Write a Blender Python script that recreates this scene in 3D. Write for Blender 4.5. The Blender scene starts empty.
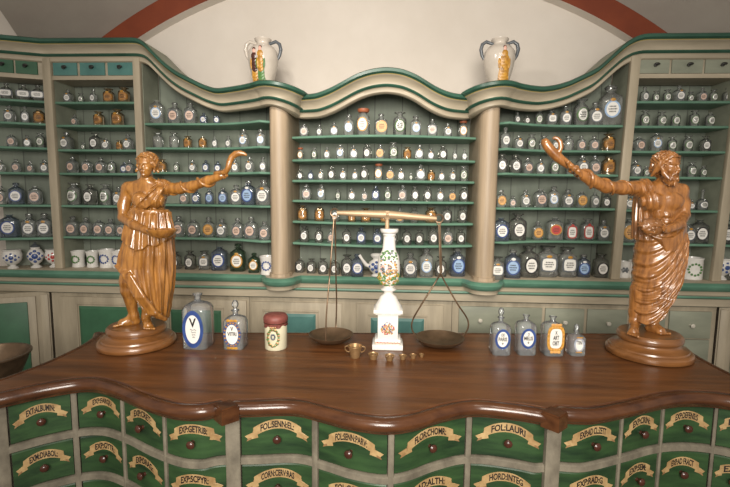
import bpy, bmesh, math, random
import numpy as np
from mathutils import Vector, Matrix
random.seed(7)
S = bpy.context.scene
COL = S.collection
# ------------------------------------------------------------------ camera
FPX = 450.0
YAW, PIT, ROLL = math.radians(3.0), math.radians(6.15), math.radians(0.6)
CAM = np.array([0.05, 0.0, 1.69])
def _rz(a):
    c, s = math.cos(a), math.sin(a); return np.array([[c, -s, 0], [s, c, 0], [0, 0, 1]])
def _rx(a):
    c, s = math.cos(a), math.sin(a); return np.array([[1, 0, 0], [0, c, -s], [0, s, c]])
RM = _rz(YAW) @ _rx(math.pi/2 - PIT) @ _rz(ROLL)
cd = bpy.data.cameras.new('camera'); cam = bpy.data.objects.new('camera', cd); COL.objects.link(cam)
cd.sensor_width = 36.0; cd.lens = FPX/730*36.0; cd.clip_start = 0.05
M4 = Matrix([list(RM[i]) + [CAM[i]] for i in range(3)] + [[0, 0, 0, 1]]); cam.matrix_world = M4
S.camera = cam
def ray(px, py): return RM @ np.array([(px-365)/FPX, -(py-243.5)/FPX, -1.0])
def aty(px, py, Y):
    d = ray(px, py); return CAM + d*(Y-CAM[1])/d[1]
def atz(px, py, Z):
    d = ray(px, py); return CAM + d*(Z-CAM[2])/d[2]
def proj(p):
    q = RM.T @ (np.array(p)-CAM); return (365+FPX*q[0]/-q[2], 243.5-FPX*q[1]/-q[2])
# ------------------------------------------------------------------ world, lamps, exposure
S.view_settings.view_transform = 'Standard'; S.view_settings.look = 'None'
S.view_settings.gamma = 1.0; S.view_settings.use_curve_mapping = False
S.view_settings.exposure = 0.82
W = bpy.data.worlds.new('world'); S.world = W; W.use_nodes = True
W.node_tree.nodes['Background'].inputs[0].default_value = (1.0, 0.93, 0.84, 1)
W.node_tree.nodes['Background'].inputs[1].default_value = 0.22
def area(name, loc, target, size, power, col, sy=None):
    l = bpy.data.lights.new(name, 'AREA'); l.energy = power; l.color = col; l.size = size; l.spread = math.radians(98)
    if sy: l.shape = 'RECTANGLE'; l.size_y = sy
    o = bpy.data.objects.new(name, l); COL.objects.link(o); o.location = loc
    o.rotation_euler = (Vector(target)-Vector(loc)).to_track_quat('-Z', 'Y').to_euler(); return o
def spot(name, loc, target, power, col, ang=60, r=0.04):
    l = bpy.data.lights.new(name, 'SPOT'); l.energy = power; l.color = col; l.spot_size = math.radians(ang)
    l.spot_blend = 0.8; l.shadow_soft_size = r
    o = bpy.data.objects.new(name, l); COL.objects.link(o); o.location = loc
    o.rotation_euler = (Vector(target)-Vector(loc)).to_track_quat('-Z', 'Y').to_euler(); return o
WARM = (1.0, 0.89, 0.75)
area('room_light', (0.1, -1.2, 2.3), (0.0, 3.2, 1.55), 1.6, 40, (1.0, 0.95, 0.87), 1.2)
for x in (-1.1, -0.4, 0.4, 1.1):
    spot('ceiling_spot', (x, 0.35, 3.45), (x*0.7, 2.9, 1.3), 27, WARM, 66)
spot('wall_spot', (-0.6, 1.5, 3.0), (-0.35, 3.75, 2.9), 40, (1.0, 0.93, 0.86), 100, 0.1)
spot('pilaster_spot', (1.05, 1.3, 2.9), (0.80, 3.12, 1.33), 16, (1.0, 0.86, 0.66), 24, 0.05)
S.cycles.transparent_max_bounces = 16
S.cycles.max_bounces = 8
# ------------------------------------------------------------------ materials
def newmat(name):
    m = bpy.data.materials.new(name); m.use_nodes = True
    return m, m.node_tree.nodes, m.node_tree.links, m.node_tree.nodes['Principled BSDF']
def mat(name, c1, c2=None, scale=(4, 4, 4), rough=0.6, bump=0.0, metal=0.0, coat=0.0, detail=6, planks=None, contrast=(0.3, 0.7)):
    m, N, L, P = newmat(name)
    P.inputs['Roughness'].default_value = rough; P.inputs['Metallic'].default_value = metal
    P.inputs['Coat Weight'].default_value = coat; P.inputs['Coat Roughness'].default_value = 0.15
    c2 = c2 or tuple(v*0.75 for v in c1)
    tc = N.new('ShaderNodeTexCoord'); mp = N.new('ShaderNodeMapping'); mp.inputs['Scale'].default_value = scale
    nz = N.new('ShaderNodeTexNoise'); nz.inputs['Scale'].default_value = 1.0; nz.inputs['Detail'].default_value = detail
    nz.inputs['Roughness'].default_value = 0.6
    cr = N.new('ShaderNodeValToRGB'); cr.color_ramp.elements[0].color = (*c2, 1); cr.color_ramp.elements[1].color = (*c1, 1)
    cr.color_ramp.elements[0].position, cr.color_ramp.elements[1].position = contrast
    L.new(tc.outputs['Object'], mp.inputs[0]); L.new(mp.outputs[0], nz.inputs['Vector']); L.new(nz.outputs['Fac'], cr.inputs[0])
    out = cr.outputs[0]
    if planks:
        wv = N.new('ShaderNodeTexBrick'); wv.inputs['Scale'].default_value = 1.0
        wv.inputs['Brick Width'].default_value = planks; wv.inputs['Row Height'].default_value = 40
        wv.inputs['Mortar Size'].default_value = 0.004; wv.offset = 0
        wv.inputs['Color1'].default_value = (1, 1, 1, 1); wv.inputs['Color2'].default_value = (0.82, 0.82, 0.82, 1)
        wv.inputs['Mortar'].default_value = (0.5, 0.5, 0.5, 1)
        mp2 = N.new('ShaderNodeMapping'); mp2.inputs['Rotation'].default_value = (math.pi/2, 0, 0); mp2.inputs['Location'].default_value = (0.07, 20, 0)
        L.new(tc.outputs['Object'], mp2.inputs[0]); L.new(mp2.outputs[0], wv.inputs['Vector'])
        mx = N.new('ShaderNodeMix'); mx.data_type = 'RGBA'; mx.blend_type = 'MULTIPLY'; mx.inputs[0].default_value = 1.0
        L.new(out, mx.inputs[6]); L.new(wv.outputs[0], mx.inputs[7]); out = mx.outputs[2]
    L.new(out, P.inputs['Base Color'])
    if bump:
        b = N.new('ShaderNodeBump'); b.inputs['Strength'].default_value = bump; b.inputs['Distance'].default_value = 0.01
        L.new(nz.outputs['Fac'], b.inputs['Height']); L.new(b.outputs[0], P.inputs['Normal'])
    return m
def glass(name, tint, dust=0.12, dustcol=(0.6, 0.6, 0.55), rough=0.08):
    m, N, L, P = newmat(name); N.remove(P)
    out = N['Material Output']
    tr = N.new('ShaderNodeBsdfTransparent'); tr.inputs[0].default_value = (*tint, 1)
    df = N.new('ShaderNodeBsdfDiffuse'); df.inputs[0].default_value = (*dustcol, 1)
    gl = N.new('ShaderNodeBsdfGlossy'); gl.inputs['Roughness'].default_value = rough
    tc = N.new('ShaderNodeTexCoord'); nz = N.new('ShaderNodeTexNoise'); nz.inputs['Scale'].default_value = 6
    L.new(tc.outputs['Object'], nz.inputs['Vector'])
    mr = N.new('ShaderNodeMapRange'); mr.inputs[3].default_value = dust*0.6; mr.inputs[4].default_value = dust*1.4
    L.new(nz.outputs['Fac'], mr.inputs[0])
    m1 = N.new('ShaderNodeMixShader'); L.new(mr.outputs[0], m1.inputs[0]); L.new(tr.outputs[0], m1.inputs[1]); L.new(df.outputs[0], m1.inputs[2])
    fr = N.new('ShaderNodeFresnel'); fr.inputs[0].default_value = 1.5
    m2 = N.new('ShaderNodeMixShader'); L.new(fr.outputs[0], m2.inputs[0]); L.new(m1.outputs[0], m2.inputs[1]); L.new(gl.outputs[0], m2.inputs[2])
    L.new(m2.outputs[0], out.inputs[0]); return m
MT = {}
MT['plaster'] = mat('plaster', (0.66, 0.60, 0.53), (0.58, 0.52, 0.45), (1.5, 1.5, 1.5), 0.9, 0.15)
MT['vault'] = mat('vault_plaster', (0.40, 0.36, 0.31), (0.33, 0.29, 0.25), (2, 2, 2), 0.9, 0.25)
MT['arch'] = mat('red_arch_paint', (0.22, 0.044, 0.013), (0.15, 0.028, 0.009), (3, 3, 3), 0.8)
MT['floor'] = mat('stone_floor', (0.25, 0.2, 0.15), (0.18, 0.14, 0.1), (3, 3, 3), 0.6)
MT['beige'] = mat('beige_paint', (0.42, 0.355, 0.255), (0.28, 0.235, 0.165), (14, 14, 2.0), 0.55, 0.08)
MT['beigeh'] = mat('beige_paint_horizontal', (0.43, 0.365, 0.265), (0.29, 0.245, 0.175), (2.0, 10, 14), 0.5, 0.06)
MT['pil'] = mat('pilaster_paint', (0.44, 0.335, 0.225), (0.28, 0.21, 0.14), (26, 26, 1.6), 0.5, 0.08)
MT['shelf'] = mat('shelf_green', (0.155, 0.29, 0.205), (0.095, 0.195, 0.135), (5, 20, 20), 0.45)
MT['green'] = mat('moulding_green', (0.115, 0.25, 0.175), (0.065, 0.16, 0.11), (5, 12, 12), 0.4)
MT['dgreen'] = mat('dark_moulding_green', (0.032, 0.10, 0.065), (0.018, 0.06, 0.038), (5, 12, 12), 0.35)
MT['back'] = mat('back_boards', (0.24, 0.265, 0.21), (0.145, 0.165, 0.13), (7, 7, 1.2), 0.7, 0.05, planks=0.21)
MT['grey'] = mat('greygreen_paint', (0.27, 0.28, 0.21), (0.19, 0.2, 0.15), (3, 8, 10), 0.55)
MT['teal'] = mat('teal_paint', (0.085, 0.21, 0.185), (0.055, 0.15, 0.135), (8, 8, 8), 0.5)
MT['pgreen'] = mat('panel_green', (0.042, 0.135, 0.066), (0.028, 0.09, 0.045), (6, 6, 6), 0.5)
MT['gold'] = mat('gold_line', (0.45, 0.33, 0.10), (0.35, 0.25, 0.08), (9, 9, 9), 0.4)
MT['dark'] = mat('dark_iron', (0.02, 0.018, 0.015), None, (20, 20, 20), 0.45)
MT['whiteknob'] = mat('ivory_knob', (0.6, 0.56, 0.47), None, (20, 20, 20), 0.3)
MT['statue'] = mat('varnished_limewood', (0.39, 0.172, 0.036), (0.14, 0.050, 0.010), (55, 55, 9), 0.27, 0.10, coat=0.7)
MT['statue2'] = mat('varnished_pearwood', (0.36, 0.150, 0.040), (0.13, 0.046, 0.011), (55, 55, 9), 0.27, 0.10, coat=0.7)
MT['pedestal'] = mat('turned_pedestal_wood', (0.23, 0.095, 0.028), (0.11, 0.042, 0.012), (5, 16, 30), 0.3, 0.06, coat=0.5)
MT['counter'] = mat('oak_counter_top', (0.185, 0.070, 0.021), (0.046, 0.016, 0.006), (2.0, 24, 24), 0.31, 0.22, detail=10, contrast=(0.25, 0.8))
MT['rim'] = mat('oak_rim', (0.10, 0.038, 0.014), (0.04, 0.014, 0.006), (5, 22, 30), 0.22, 0.06)
MT['dgr'] = mat('drawer_green', (0.036, 0.084, 0.027), (0.008, 0.023, 0.010), (3.2, 9, 22), 0.40, 0.08)
MT['frame'] = mat('worn_grey_frame', (0.22, 0.19, 0.14), (0.10, 0.085, 0.062), (18, 18, 12), 0.6, 0.12)
MT['scroll'] = mat('painted_scroll', (0.48, 0.33, 0.155), (0.26, 0.15, 0.06), (22, 22, 22), 0.5)
MT['scrollend'] = mat('painted_scroll_fold', (0.32, 0.19, 0.085), (0.17, 0.085, 0.035), (30, 30, 30), 0.5)
MT['ink'] = mat('black_ink', (0.012, 0.010, 0.010), None, (9, 9, 9), 0.5)
MT['knob'] = mat('dark_wood_knob', (0.07, 0.022, 0.012), (0.04, 0.013, 0.008), (30, 30, 30), 0.25)
MT['porc'] = mat('white_porcelain', (0.68, 0.655, 0.615), (0.60, 0.575, 0.535), (8, 8, 8), 0.15)
MT['porc2'] = mat('cream_faience', (0.55, 0.49, 0.42), (0.44, 0.39, 0.33), (8, 8, 8), 0.2)
MT['pgold'] = mat('painted_ochre', (0.55, 0.28, 0.03), (0.25, 0.11, 0.015), (40, 40, 40), 0.35)
MT['pblue'] = mat('cobalt_blue', (0.035, 0.075, 0.24), (0.02, 0.04, 0.14), (30, 30, 30), 0.3)
MT['plight'] = mat('pale_blue', (0.32, 0.45, 0.62), (0.22, 0.33, 0.5), (30, 30, 30), 0.3)
MT['pgrn'] = mat('leaf_green', (0.09, 0.2, 0.05), (0.04, 0.11, 0.03), (40, 40, 40), 0.35)
MT['pred'] = mat('painted_red', (0.45, 0.035, 0.02), (0.3, 0.02, 0.015), (30, 30, 30), 0.4)
MT['ppink'] = mat('painted_pink', (0.62, 0.36, 0.28), (0.5, 0.26, 0.2), (30, 30, 30), 0.4)
MT['pgrey'] = mat('dark_grey_glaze', (0.10, 0.11, 0.12), None, (30, 30, 30), 0.3)
MT['brass'] = mat('aged_brass', (0.40, 0.25, 0.12), (0.24, 0.14, 0.06), (18, 18, 18), 0.36, 0.05, metal=0.55)
MT['beam'] = mat('pale_worn_brass', (0.40, 0.28, 0.165), (0.28, 0.19, 0.11), (9, 30, 30), 0.42, 0.05, metal=0.25)
MT['bronze'] = mat('dark_bronze', (0.19, 0.12, 0.07), (0.09, 0.06, 0.035), (14, 14, 14), 0.36, 0.08, metal=0.6)
MT['label'] = mat('enamel_label', (0.72, 0.70, 0.66), (0.64, 0.62, 0.57), (8, 8, 8), 0.35)
MT['lpink'] = mat('pink_label', (0.62, 0.45, 0.36), (0.5, 0.34, 0.26), (8, 8, 8), 0.4)
MT['loran'] = mat('orange_label', (0.62, 0.33, 0.10), (0.5, 0.25, 0.07), (8, 8, 8), 0.4)
MT['lblue'] = mat('blue_label', (0.30, 0.42, 0.58), (0.22, 0.33, 0.5), (8, 8, 8), 0.4)
MT['lamb'] = mat('amber_label', (0.55, 0.32, 0.10), (0.3, 0.13, 0.03), (14, 14, 14), 0.4)
MT['lred'] = mat('red_disc_label', (0.5, 0.03, 0.02), (0.4, 0.025, 0.015), (8, 8, 8), 0.4)
MT['lpaper'] = mat('leather_cover', (0.23, 0.065, 0.05), (0.13, 0.035, 0.028), (30, 30, 30), 0.55, 0.2)
MT['cream'] = mat('cream_jar', (0.62, 0.58, 0.42), (0.52, 0.48, 0.33), (12, 12, 12), 0.3)
MT['cap'] = mat('brick_red_cap', (0.36, 0.11, 0.045), (0.25, 0.07, 0.03), (20, 20, 20), 0.5)
MT['gclear'] = glass('clear_glass', (0.95, 0.96, 0.95), 0.12, (0.72, 0.73, 0.70))
MT['gclear2'] = glass('dusty_clear_glass', (0.93, 0.94, 0.93), 0.14, (0.66, 0.66, 0.62))
MT['gblue'] = glass('dark_blue_glass', (0.78, 0.82, 0.87), 0.13, (0.30, 0.35, 0.44))
MT['ggreen'] = glass('green_glass', (0.58, 0.68, 0.58), 0.16, (0.08, 0.13, 0.08))
MT['gamber'] = glass('amber_glass', (0.94, 0.87, 0.74), 0.13, (0.50, 0.34, 0.18))
MT['gdark'] = glass('smoky_glass', (0.84, 0.84, 0.80), 0.13, (0.40, 0.40, 0.37))
MT['gfront'] = glass('thick_old_glass', (0.96, 0.97, 0.98), 0.13, (0.72, 0.74, 0.75), 0.05)
# ------------------------------------------------------------------ mesh helpers
class MB:
    def __init__(s): s.v = []; s.f = []; s.m = []
    def add(s, vs, fs, m=0):
        o = len(s.v); s.v += [tuple(float(c) for c in v) for v in vs]
        s.f += [tuple(i+o for i in f) for f in fs]; s.m += [m]*len(fs); return s
    def box(s, x0, x1, y0, y1, z0, z1, m=0, bev=0.0):
        if bev <= 0:
            vs = [(x, y, z) for x in (x0, x1) for y in (y0, y1) for z in (z0, z1)]
            return s.add(vs, [(0, 1, 3, 2), (4, 6, 7, 5), (0, 4, 5, 1), (2, 3, 7, 6), (0, 2, 6, 4), (1, 5, 7, 3)], m)
        b = bmesh.new(); r = bmesh.ops.create_cube(b, size=1.0)
        for v in b.verts: v.co = Vector(((x0+x1)/2+v.co.x*(x1-x0), (y0+y1)/2+v.co.y*(y1-y0), (z0+z1)/2+v.co.z*(z1-z0)))
        bmesh.ops.bevel(b, geom=b.edges[:], offset=bev, segments=2, affect='EDGES', profile=0.5)
        return s.addbm(b, m)
    def addbm(s, b, m=0):
        b.verts.index_update(); vs = [v.co[:] for v in b.verts]; fs = [[v.index for v in f.verts] for f in b.faces]; b.free()
        return s.add(vs, fs, m)
    def lathe(s, prof, n=24, c=(0, 0, 0), m=0, sq=0.0, sx=1.0, sy=1.0, a0=0.0, mats=None):
        vs = []
        for (r, z) in prof:
            for i in range(n):
                a = a0 + 2*math.pi*i/n; ca, sa = math.cos(a), math.sin(a); k = 1.0
                if sq > 0: k = (abs(ca)**sq + abs(sa)**sq)**(-1.0/sq)
                vs.append((c[0]+r*k*ca*sx, c[1]+r*k*sa*sy, c[2]+z))
        P = len(prof)
        for j in range(P-1):
            fs = [(j*n+i, j*n+(i+1) % n, (j+1)*n+(i+1) % n, (j+1)*n+i) for i in range(n)]
            if j == 0: o = len(s.v); s.add(vs, [], m)
            s.f += [tuple(q+o for q in f) for f in fs]; s.m += [mats[j] if mats else m]*n
        if prof[0][0] > 1e-6: s.f.append(tuple(o+i for i in reversed(range(n)))); s.m.append(mats[0] if mats else m)
        if prof[-1][0] > 1e-6: s.f.append(tuple(o+(P-1)*n+i for i in range(n))); s.m.append(mats[-1] if mats else m)
        return s
    def stube(s, pts, rad, n=8, m=0):
        P3 = [np.array(p, float) for p in pts]; P3 = [2*P3[0]-P3[1]]+P3+[2*P3[-1]-P3[-2]]; o = []
        for i in range(1, len(P3)-2):
            for k in range(6):
                t = k/6; a, b, c, d = P3[i-1:i+3]; o.append(.5*(2*b+(c-a)*t+(2*a-5*b+4*c-d)*t*t+(3*b-a-3*c+d)*t**3))
        return s.tube(o+[P3[-2]], rad, n, m)
    def tube(s, pts, rad, n=8, m=0, caps=True):
        pts = [np.array(p, float) for p in pts]; K = len(pts)
        if not hasattr(rad, '__len__'): rad = [rad]*K
        vs = []; up = np.array([0.13, 0.21, 0.97])
        for i, p in enumerate(pts):
            t = pts[min(i+1, K-1)]-pts[max(i-1, 0)]; t = t/(np.linalg.norm(t)+1e-9)
            a = up - t*np.dot(up, t)
            if np.linalg.norm(a) < 0.2: a = np.cross(t, [1, 0, 0])
            a /= np.linalg.norm(a); b = np.cross(t, a); up = a
            for k in range(n):
                th = 2*math.pi*k/n; vs.append(p + rad[i]*(a*math.cos(th)+b*math.sin(th)))
        fs = [(i*n+k, (i+1)*n+k, (i+1)*n+(k+1) % n, i*n+(k+1) % n) for i in range(K-1) for k in range(n)]
        if caps: fs += [tuple(range(n)), tuple((K-1)*n+k for k in reversed(range(n)))]
        return s.add(vs, fs, m)
    def grid(s, rows, m=0, mats=None, closed=False):
        n = len(rows[0]); o = len(s.v)
        for r in rows: s.v += [tuple(float(c) for c in p) for p in r]
        for j in range(len(rows)-1):
            for i in range(n if closed else n-1):
                s.f.append((o+j*n+i, o+j*n+(i+1) % n, o+(j+1)*n+(i+1) % n, o+(j+1)*n+i)); s.m.append(mats[j] if mats else m)
        return s
    def prism(s, poly, z0, z1, m=0):
        n = len(poly); vs = [(x, y, z0) for x, y in poly]+[(x, y, z1) for x, y in poly]
        fs = [(i, (i+1) % n, n+(i+1) % n, n+i) for i in range(n)] + [tuple(reversed(range(n))), tuple(range(n, 2*n))]
        return s.add(vs, fs, m)
    def ball(s, c, r, m=0, u=10, v=7):
        if not hasattr(r, '__len__'): r = (r, r, r)
        prof = [(math.sin(math.pi*j/v), -math.cos(math.pi*j/v)) for j in range(v+1)]
        vs = [(c[0], c[1], c[2]-r[2])]
        for q, z in prof[1:-1]:
            vs += [(c[0]+r[0]*q*math.cos(2*math.pi*i/u), c[1]+r[1]*q*math.sin(2*math.pi*i/u), c[2]+r[2]*z) for i in range(u)]
        vs.append((c[0], c[1], c[2]+r[2])); L = len(vs)-1; R = v-1
        fs = [(0, 1+(i+1) % u, 1+i) for i in range(u)]
        for j in range(R-1): fs += [(1+j*u+i, 1+j*u+(i+1) % u, 1+(j+1)*u+(i+1) % u, 1+(j+1)*u+i) for i in range(u)]
        fs += [(1+(R-1)*u+i, 1+(R-1)*u+(i+1) % u, L) for i in range(u)]
        return s.add(vs, fs, m)
    def mesh(s, name, mats, smooth=None):
        me = bpy.data.meshes.new(name); me.from_pydata(s.v, [], s.f)
        for k in (mats if isinstance(mats, (list, tuple)) else [mats]): me.materials.append(MT[k])
        me.polygons.foreach_set('material_index', s.m)
        b = bmesh.new(); b.from_mesh(me); bmesh.ops.recalc_face_normals(b, faces=b.faces[:]); b.to_mesh(me); b.free()
        if smooth is not None:
            me.polygons.foreach_set('use_smooth', [True]*len(me.polygons))
            me.set_sharp_from_angle(angle=math.radians(smooth))
        me.update(); return me
    def build(s, name, mats, parent=None, smooth=None, loc=None):
        return link(name, s.mesh(name, mats, smooth), parent, loc)
def link(name, me, parent=None, loc=None):
    o = bpy.data.objects.new(name, me); COL.objects.link(o)
    if parent: o.parent = parent
    if loc is not None: o.location = tuple(float(c) for c in loc)
    return o
def empty(name, loc=(0, 0, 0)):
    return link(name, None, None, loc)
def tag(o, label, cat, group=None):
    assert 4 <= len(label.split()) <= 16, label
    o['label'] = label; o['category'] = cat
    if group: o['group'] = group
    return o
def struct(o): o['kind'] = 'structure'; return o
_txt = {}
def text_mesh(t, bold=0.012):
    if t in _txt: return _txt[t]
    c = bpy.data.curves.new('t', 'FONT'); c.body = t; c.resolution_u = 3; c.align_x = 'CENTER'; c.offset = bold
    o = bpy.data.objects.new('t', c); COL.objects.link(o)
    dg = bpy.context.evaluated_depsgraph_get(); me = o.evaluated_get(dg).to_mesh()
    vs = np.array([v.co[:2] for v in me.vertices]) if len(me.vertices) else np.zeros((0, 2)); fs = [tuple(p.vertices) for p in me.polygons]
    o.evaluated_get(dg).to_mesh_clear(); bpy.data.objects.remove(o); bpy.data.curves.remove(c)
    if len(vs): vs[:, 0] -= (vs[:, 0].min()+vs[:, 0].max())/2; vs[:, 1] -= vs[:, 1].min()
    _txt[t] = (vs, fs); return _txt[t]
# ------------------------------------------------------------------ implicit surface sculpting
class Sdf:
    def __init__(s, lo, hi, h):
        s.lo = np.array(lo, float); s.h = h; s.n = np.ceil((np.array(hi)-s.lo)/h).astype(int)+1
        s.F = np.full(s.n, 0.5, np.float32)
    def region(s, lo, hi):
        a = np.clip(np.floor((np.array(lo)-s.lo)/s.h).astype(int), 0, s.n); b = np.clip(np.ceil((np.array(hi)-s.lo)/s.h).astype(int)+1, 0, s.n)
        g = [(s.lo[i]+s.h*np.arange(a[i], b[i])).astype(np.float32) for i in range(3)]
        return (slice(a[0], b[0]), slice(a[1], b[1]), slice(a[2], b[2])), g[0][:, None, None], g[1][None, :, None], g[2][None, None, :]
    def put(s, sl, d, k, sub=False):
        a = s.F[sl]
        if a.size == 0: return
        if sub:
            d = -d; h = np.clip(0.5-0.5*(a-d)/k, 0, 1); s.F[sl] = a*(1-h)+d*h + k*h*(1-h)
        else:
            h = np.clip(0.5+0.5*(a-d)/k, 0, 1); s.F[sl] = a*(1-h)+d*h - k*h*(1-h)
    def cap(s, a, b, ra, rb=None, k=0.01, sub=False):
        a = np.array(a, float); b = np.array(b, float); rb = ra if rb is None else rb; R = max(ra, rb)+k*1.5+s.h*3
        sl, X, Y, Z = s.region(np.minimum(a, b)-R, np.maximum(a, b)+R); v = b-a; L = float(v@v)+1e-12
        t = np.clip(((X-a[0])*v[0]+(Y-a[1])*v[1]+(Z-a[2])*v[2])/L, 0, 1)
        d = np.sqrt((X-a[0]-t*v[0])**2+(Y-a[1]-t*v[1])**2+(Z-a[2]-t*v[2])**2)-(ra+(rb-ra)*t); s.put(sl, d, k, sub)
    def chain(s, pts, rs, k=0.01):
        for i in range(len(pts)-1): s.cap(pts[i], pts[i+1], rs[i], rs[i+1], k)
    def ell(s, c, r, k=0.01, rot=None, sub=False, fold=None):
        c = np.array(c, float); r = np.array(r, float); R = r.max()+k*1.5+s.h*3
        sl, X, Y, Z = s.region(c-R, c+R); x, y, z = X-c[0], Y-c[1], Z-c[2]
        if rot is not None:
            x, y, z = (rot[0][i]*x+rot[1][i]*y+rot[2][i]*z for i in range(3))
        q = np.sqrt((x/r[0])**2+(y/r[1])**2+(z/r[2])**2); q2 = np.sqrt((x/r[0]**2)**2+(y/r[1]**2)**2+(z/r[2]**2)**2)+1e-6
        d = q*(q-1)/q2
        if fold is not None: d = d-fold(np.arctan2(x/r[0], y/r[1]), z/r[2], x, y)
        s.put(sl, d.astype(np.float32), k, sub)
    def axes(s): return [(s.lo[i]+s.h*np.arange(s.n[i])).astype(np.float32).reshape([-1 if j == i else 1 for j in range(3)]) for i in range(3)]
    def clothe(s, T, t, region, fold, k=0.006):
        X, Y, Z = s.axes(); d = np.maximum(T-t-fold(X, Y, Z), region(X, Y, Z)); s.put((slice(None),)*3, d.astype(np.float32), k)
    def loft(s, rows, fold=None, cut=None, k=0.008):
        rows = np.array(sorted(rows)); z, cx, cy, rx, ry = rows.T; m = 0.04
        sl, X, Y, Z = s.region((min(cx-rx)-m, min(cy-ry)-m, z[0]-m), (max(cx+rx)+m, max(cy+ry)+m, z[-1]+m))
        zz = Z.ravel(); I = lambda q: np.interp(zz, z, q)[None, None, :].astype(np.float32)
        CX, CY, RX, RY = I(cx), I(cy), I(rx), I(ry); dx, dy = X-CX, Y-CY
        th = np.arctan2(dx/RX, -dy/RY); d = (np.sqrt((dx/RX)**2+(dy/RY)**2)-1)*np.minimum(RX, RY)
        if fold: d = d-fold(th, Z+0*d, X+0*d)
        d = np.maximum(d, np.maximum(Z-z[-1], z[0]-Z))
        if cut: d = np.maximum(d, cut(X, Y, Z))
        s.put(sl, d.astype(np.float32), k)
    def mesh(s, name, m, smooth_it=1):
        F = s.F; sg = F < 0; nx, ny, nz = F.shape
        cnt = np.zeros((nx-1, ny-1, nz-1), np.int8)
        for i in (0, 1):
            for j in (0, 1):
                for q in (0, 1): cnt += sg[i:nx-1+i, j:ny-1+j, q:nz-1+q]
        act = (cnt > 0) & (cnt < 8); A = np.argwhere(act); idx = np.full(act.shape, -1, np.int32); idx[act] = np.arange(len(A))
        sm = np.zeros((len(A), 3)); c = np.zeros(len(A))
        cor = [(i, j, q) for i in (0, 1) for j in (0, 1) for q in (0, 1)]
        for a in cor:
            for ax in range(3):
                if a[ax]: continue
                b = list(a); b[ax] = 1
                fa = F[A[:, 0]+a[0], A[:, 1]+a[1], A[:, 2]+a[2]]; fb = F[A[:, 0]+b[0], A[:, 1]+b[1], A[:, 2]+b[2]]
                x = (fa < 0) != (fb < 0); t = np.where(x, fa/np.where(fa-fb == 0, 1, fa-fb), 0); p = np.tile(np.array(a, float), (len(A), 1)); p[:, ax] = t
                sm[x] += p[x]; c[x] += 1
        V = s.lo+s.h*(A+sm/c[:, None]); Q = []
        for ax in range(3):
            o1, o2 = (ax+1) % 3, (ax+2) % 3
            lo = [slice(None)]*3; hi = [slice(None)]*3; lo[ax] = slice(0, -1); hi[ax] = slice(1, None)
            E = np.argwhere(sg[tuple(lo)] != sg[tuple(hi)]); E = E[(E[:, o1] > 0) & (E[:, o2] > 0) & (E[:, o1] < F.shape[o1]-1) & (E[:, o2] < F.shape[o2]-1)]
            ins = sg[E[:, 0], E[:, 1], E[:, 2]]; q = []
            for d1, d2 in ((1, 1), (0, 1), (0, 0), (1, 0)):
                e = E.copy(); e[:, o1] -= d1; e[:, o2] -= d2; q.append(idx[e[:, 0], e[:, 1], e[:, 2]])
            q = np.stack(q, 1); q[~ins] = q[~ins][:, ::-1]; Q.append(q)
        Q = np.concatenate(Q)
        for _ in range(smooth_it):
            acc = np.zeros_like(V); n = np.zeros(len(V))
            for a, b in ((0, 1), (1, 2), (2, 3), (3, 0)):
                np.add.at(acc, Q[:, a], V[Q[:, b]]); np.add.at(n, Q[:, a], 1)
            V = V*0.5+0.5*acc/np.maximum(n, 1)[:, None]
        me = bpy.data.meshes.new(name); me.vertices.add(len(V)); me.vertices.foreach_set('co', V.ravel())
        me.loops.add(len(Q)*4); me.loops.foreach_set('vertex_index', Q.ravel().astype(np.int32))
        me.polygons.add(len(Q)); me.polygons.foreach_set('loop_start', np.arange(0, len(Q)*4, 4, dtype=np.int32))
        me.polygons.foreach_set('use_smooth', np.ones(len(Q), bool)); me.update(); me.validate(); me.materials.append(MT[m]); return me
# ================================================================== SETTING
struct(MB().box(-4.5, 4.5, -1.5, 4.2, -0.1, 0).build('floor', 'floor'))
AC = (-0.08, -0.31); RI, RO = 3.785, 3.955; YB = 3.82
def arc(r, a): return (AC[0]+r*math.sin(a), AC[1]+r*math.cos(a))
angs = [math.radians(-62+124*i/80) for i in range(81)]
struct(MB().box(-4.4, 4.4, YB, YB+0.1, 0, 4.6).build('wall_back', 'plaster'))
mb = MB()
rows = [[(arc(RI, a)[0], YB+0.02, arc(RI, a)[1]) for a in angs], [(arc(RI, a)[0], YB-0.10, arc(RI, a)[1]) for a in angs],
        [(arc(RO, a)[0], YB-0.10, arc(RO, a)[1]) for a in angs], [(arc(RO, a)[0], YB+0.02, arc(RO, a)[1]) for a in angs]]
mb.grid(rows, mats=[1, 0, 0]); struct(mb.build('trim_1', ['arch', 'plaster'], smooth=30))
mb = MB(); rows = []; angs = [math.radians(-43.4+105.4*i/80) for i in range(81)]
for k in range(9):
    t = k/8
    rows.append([(arc(RO, a)[0]*(1+(0.10 if a > 0 else -0.17)*t), YB-0.09-1.6*t, arc(RO, a)[1]+0.62*math.sin(t*1.4)) for a in angs])
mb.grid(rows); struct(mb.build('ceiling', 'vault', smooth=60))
p0 = aty(27, 34, 3.72)
struct(MB().prism([(p0[0], 3.72), (-3.75, 2.85), (-3.85, 2.95), (p0[0]-0.1, 3.81)], 0, 4.4).build('wall_left', 'plaster'))
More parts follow.
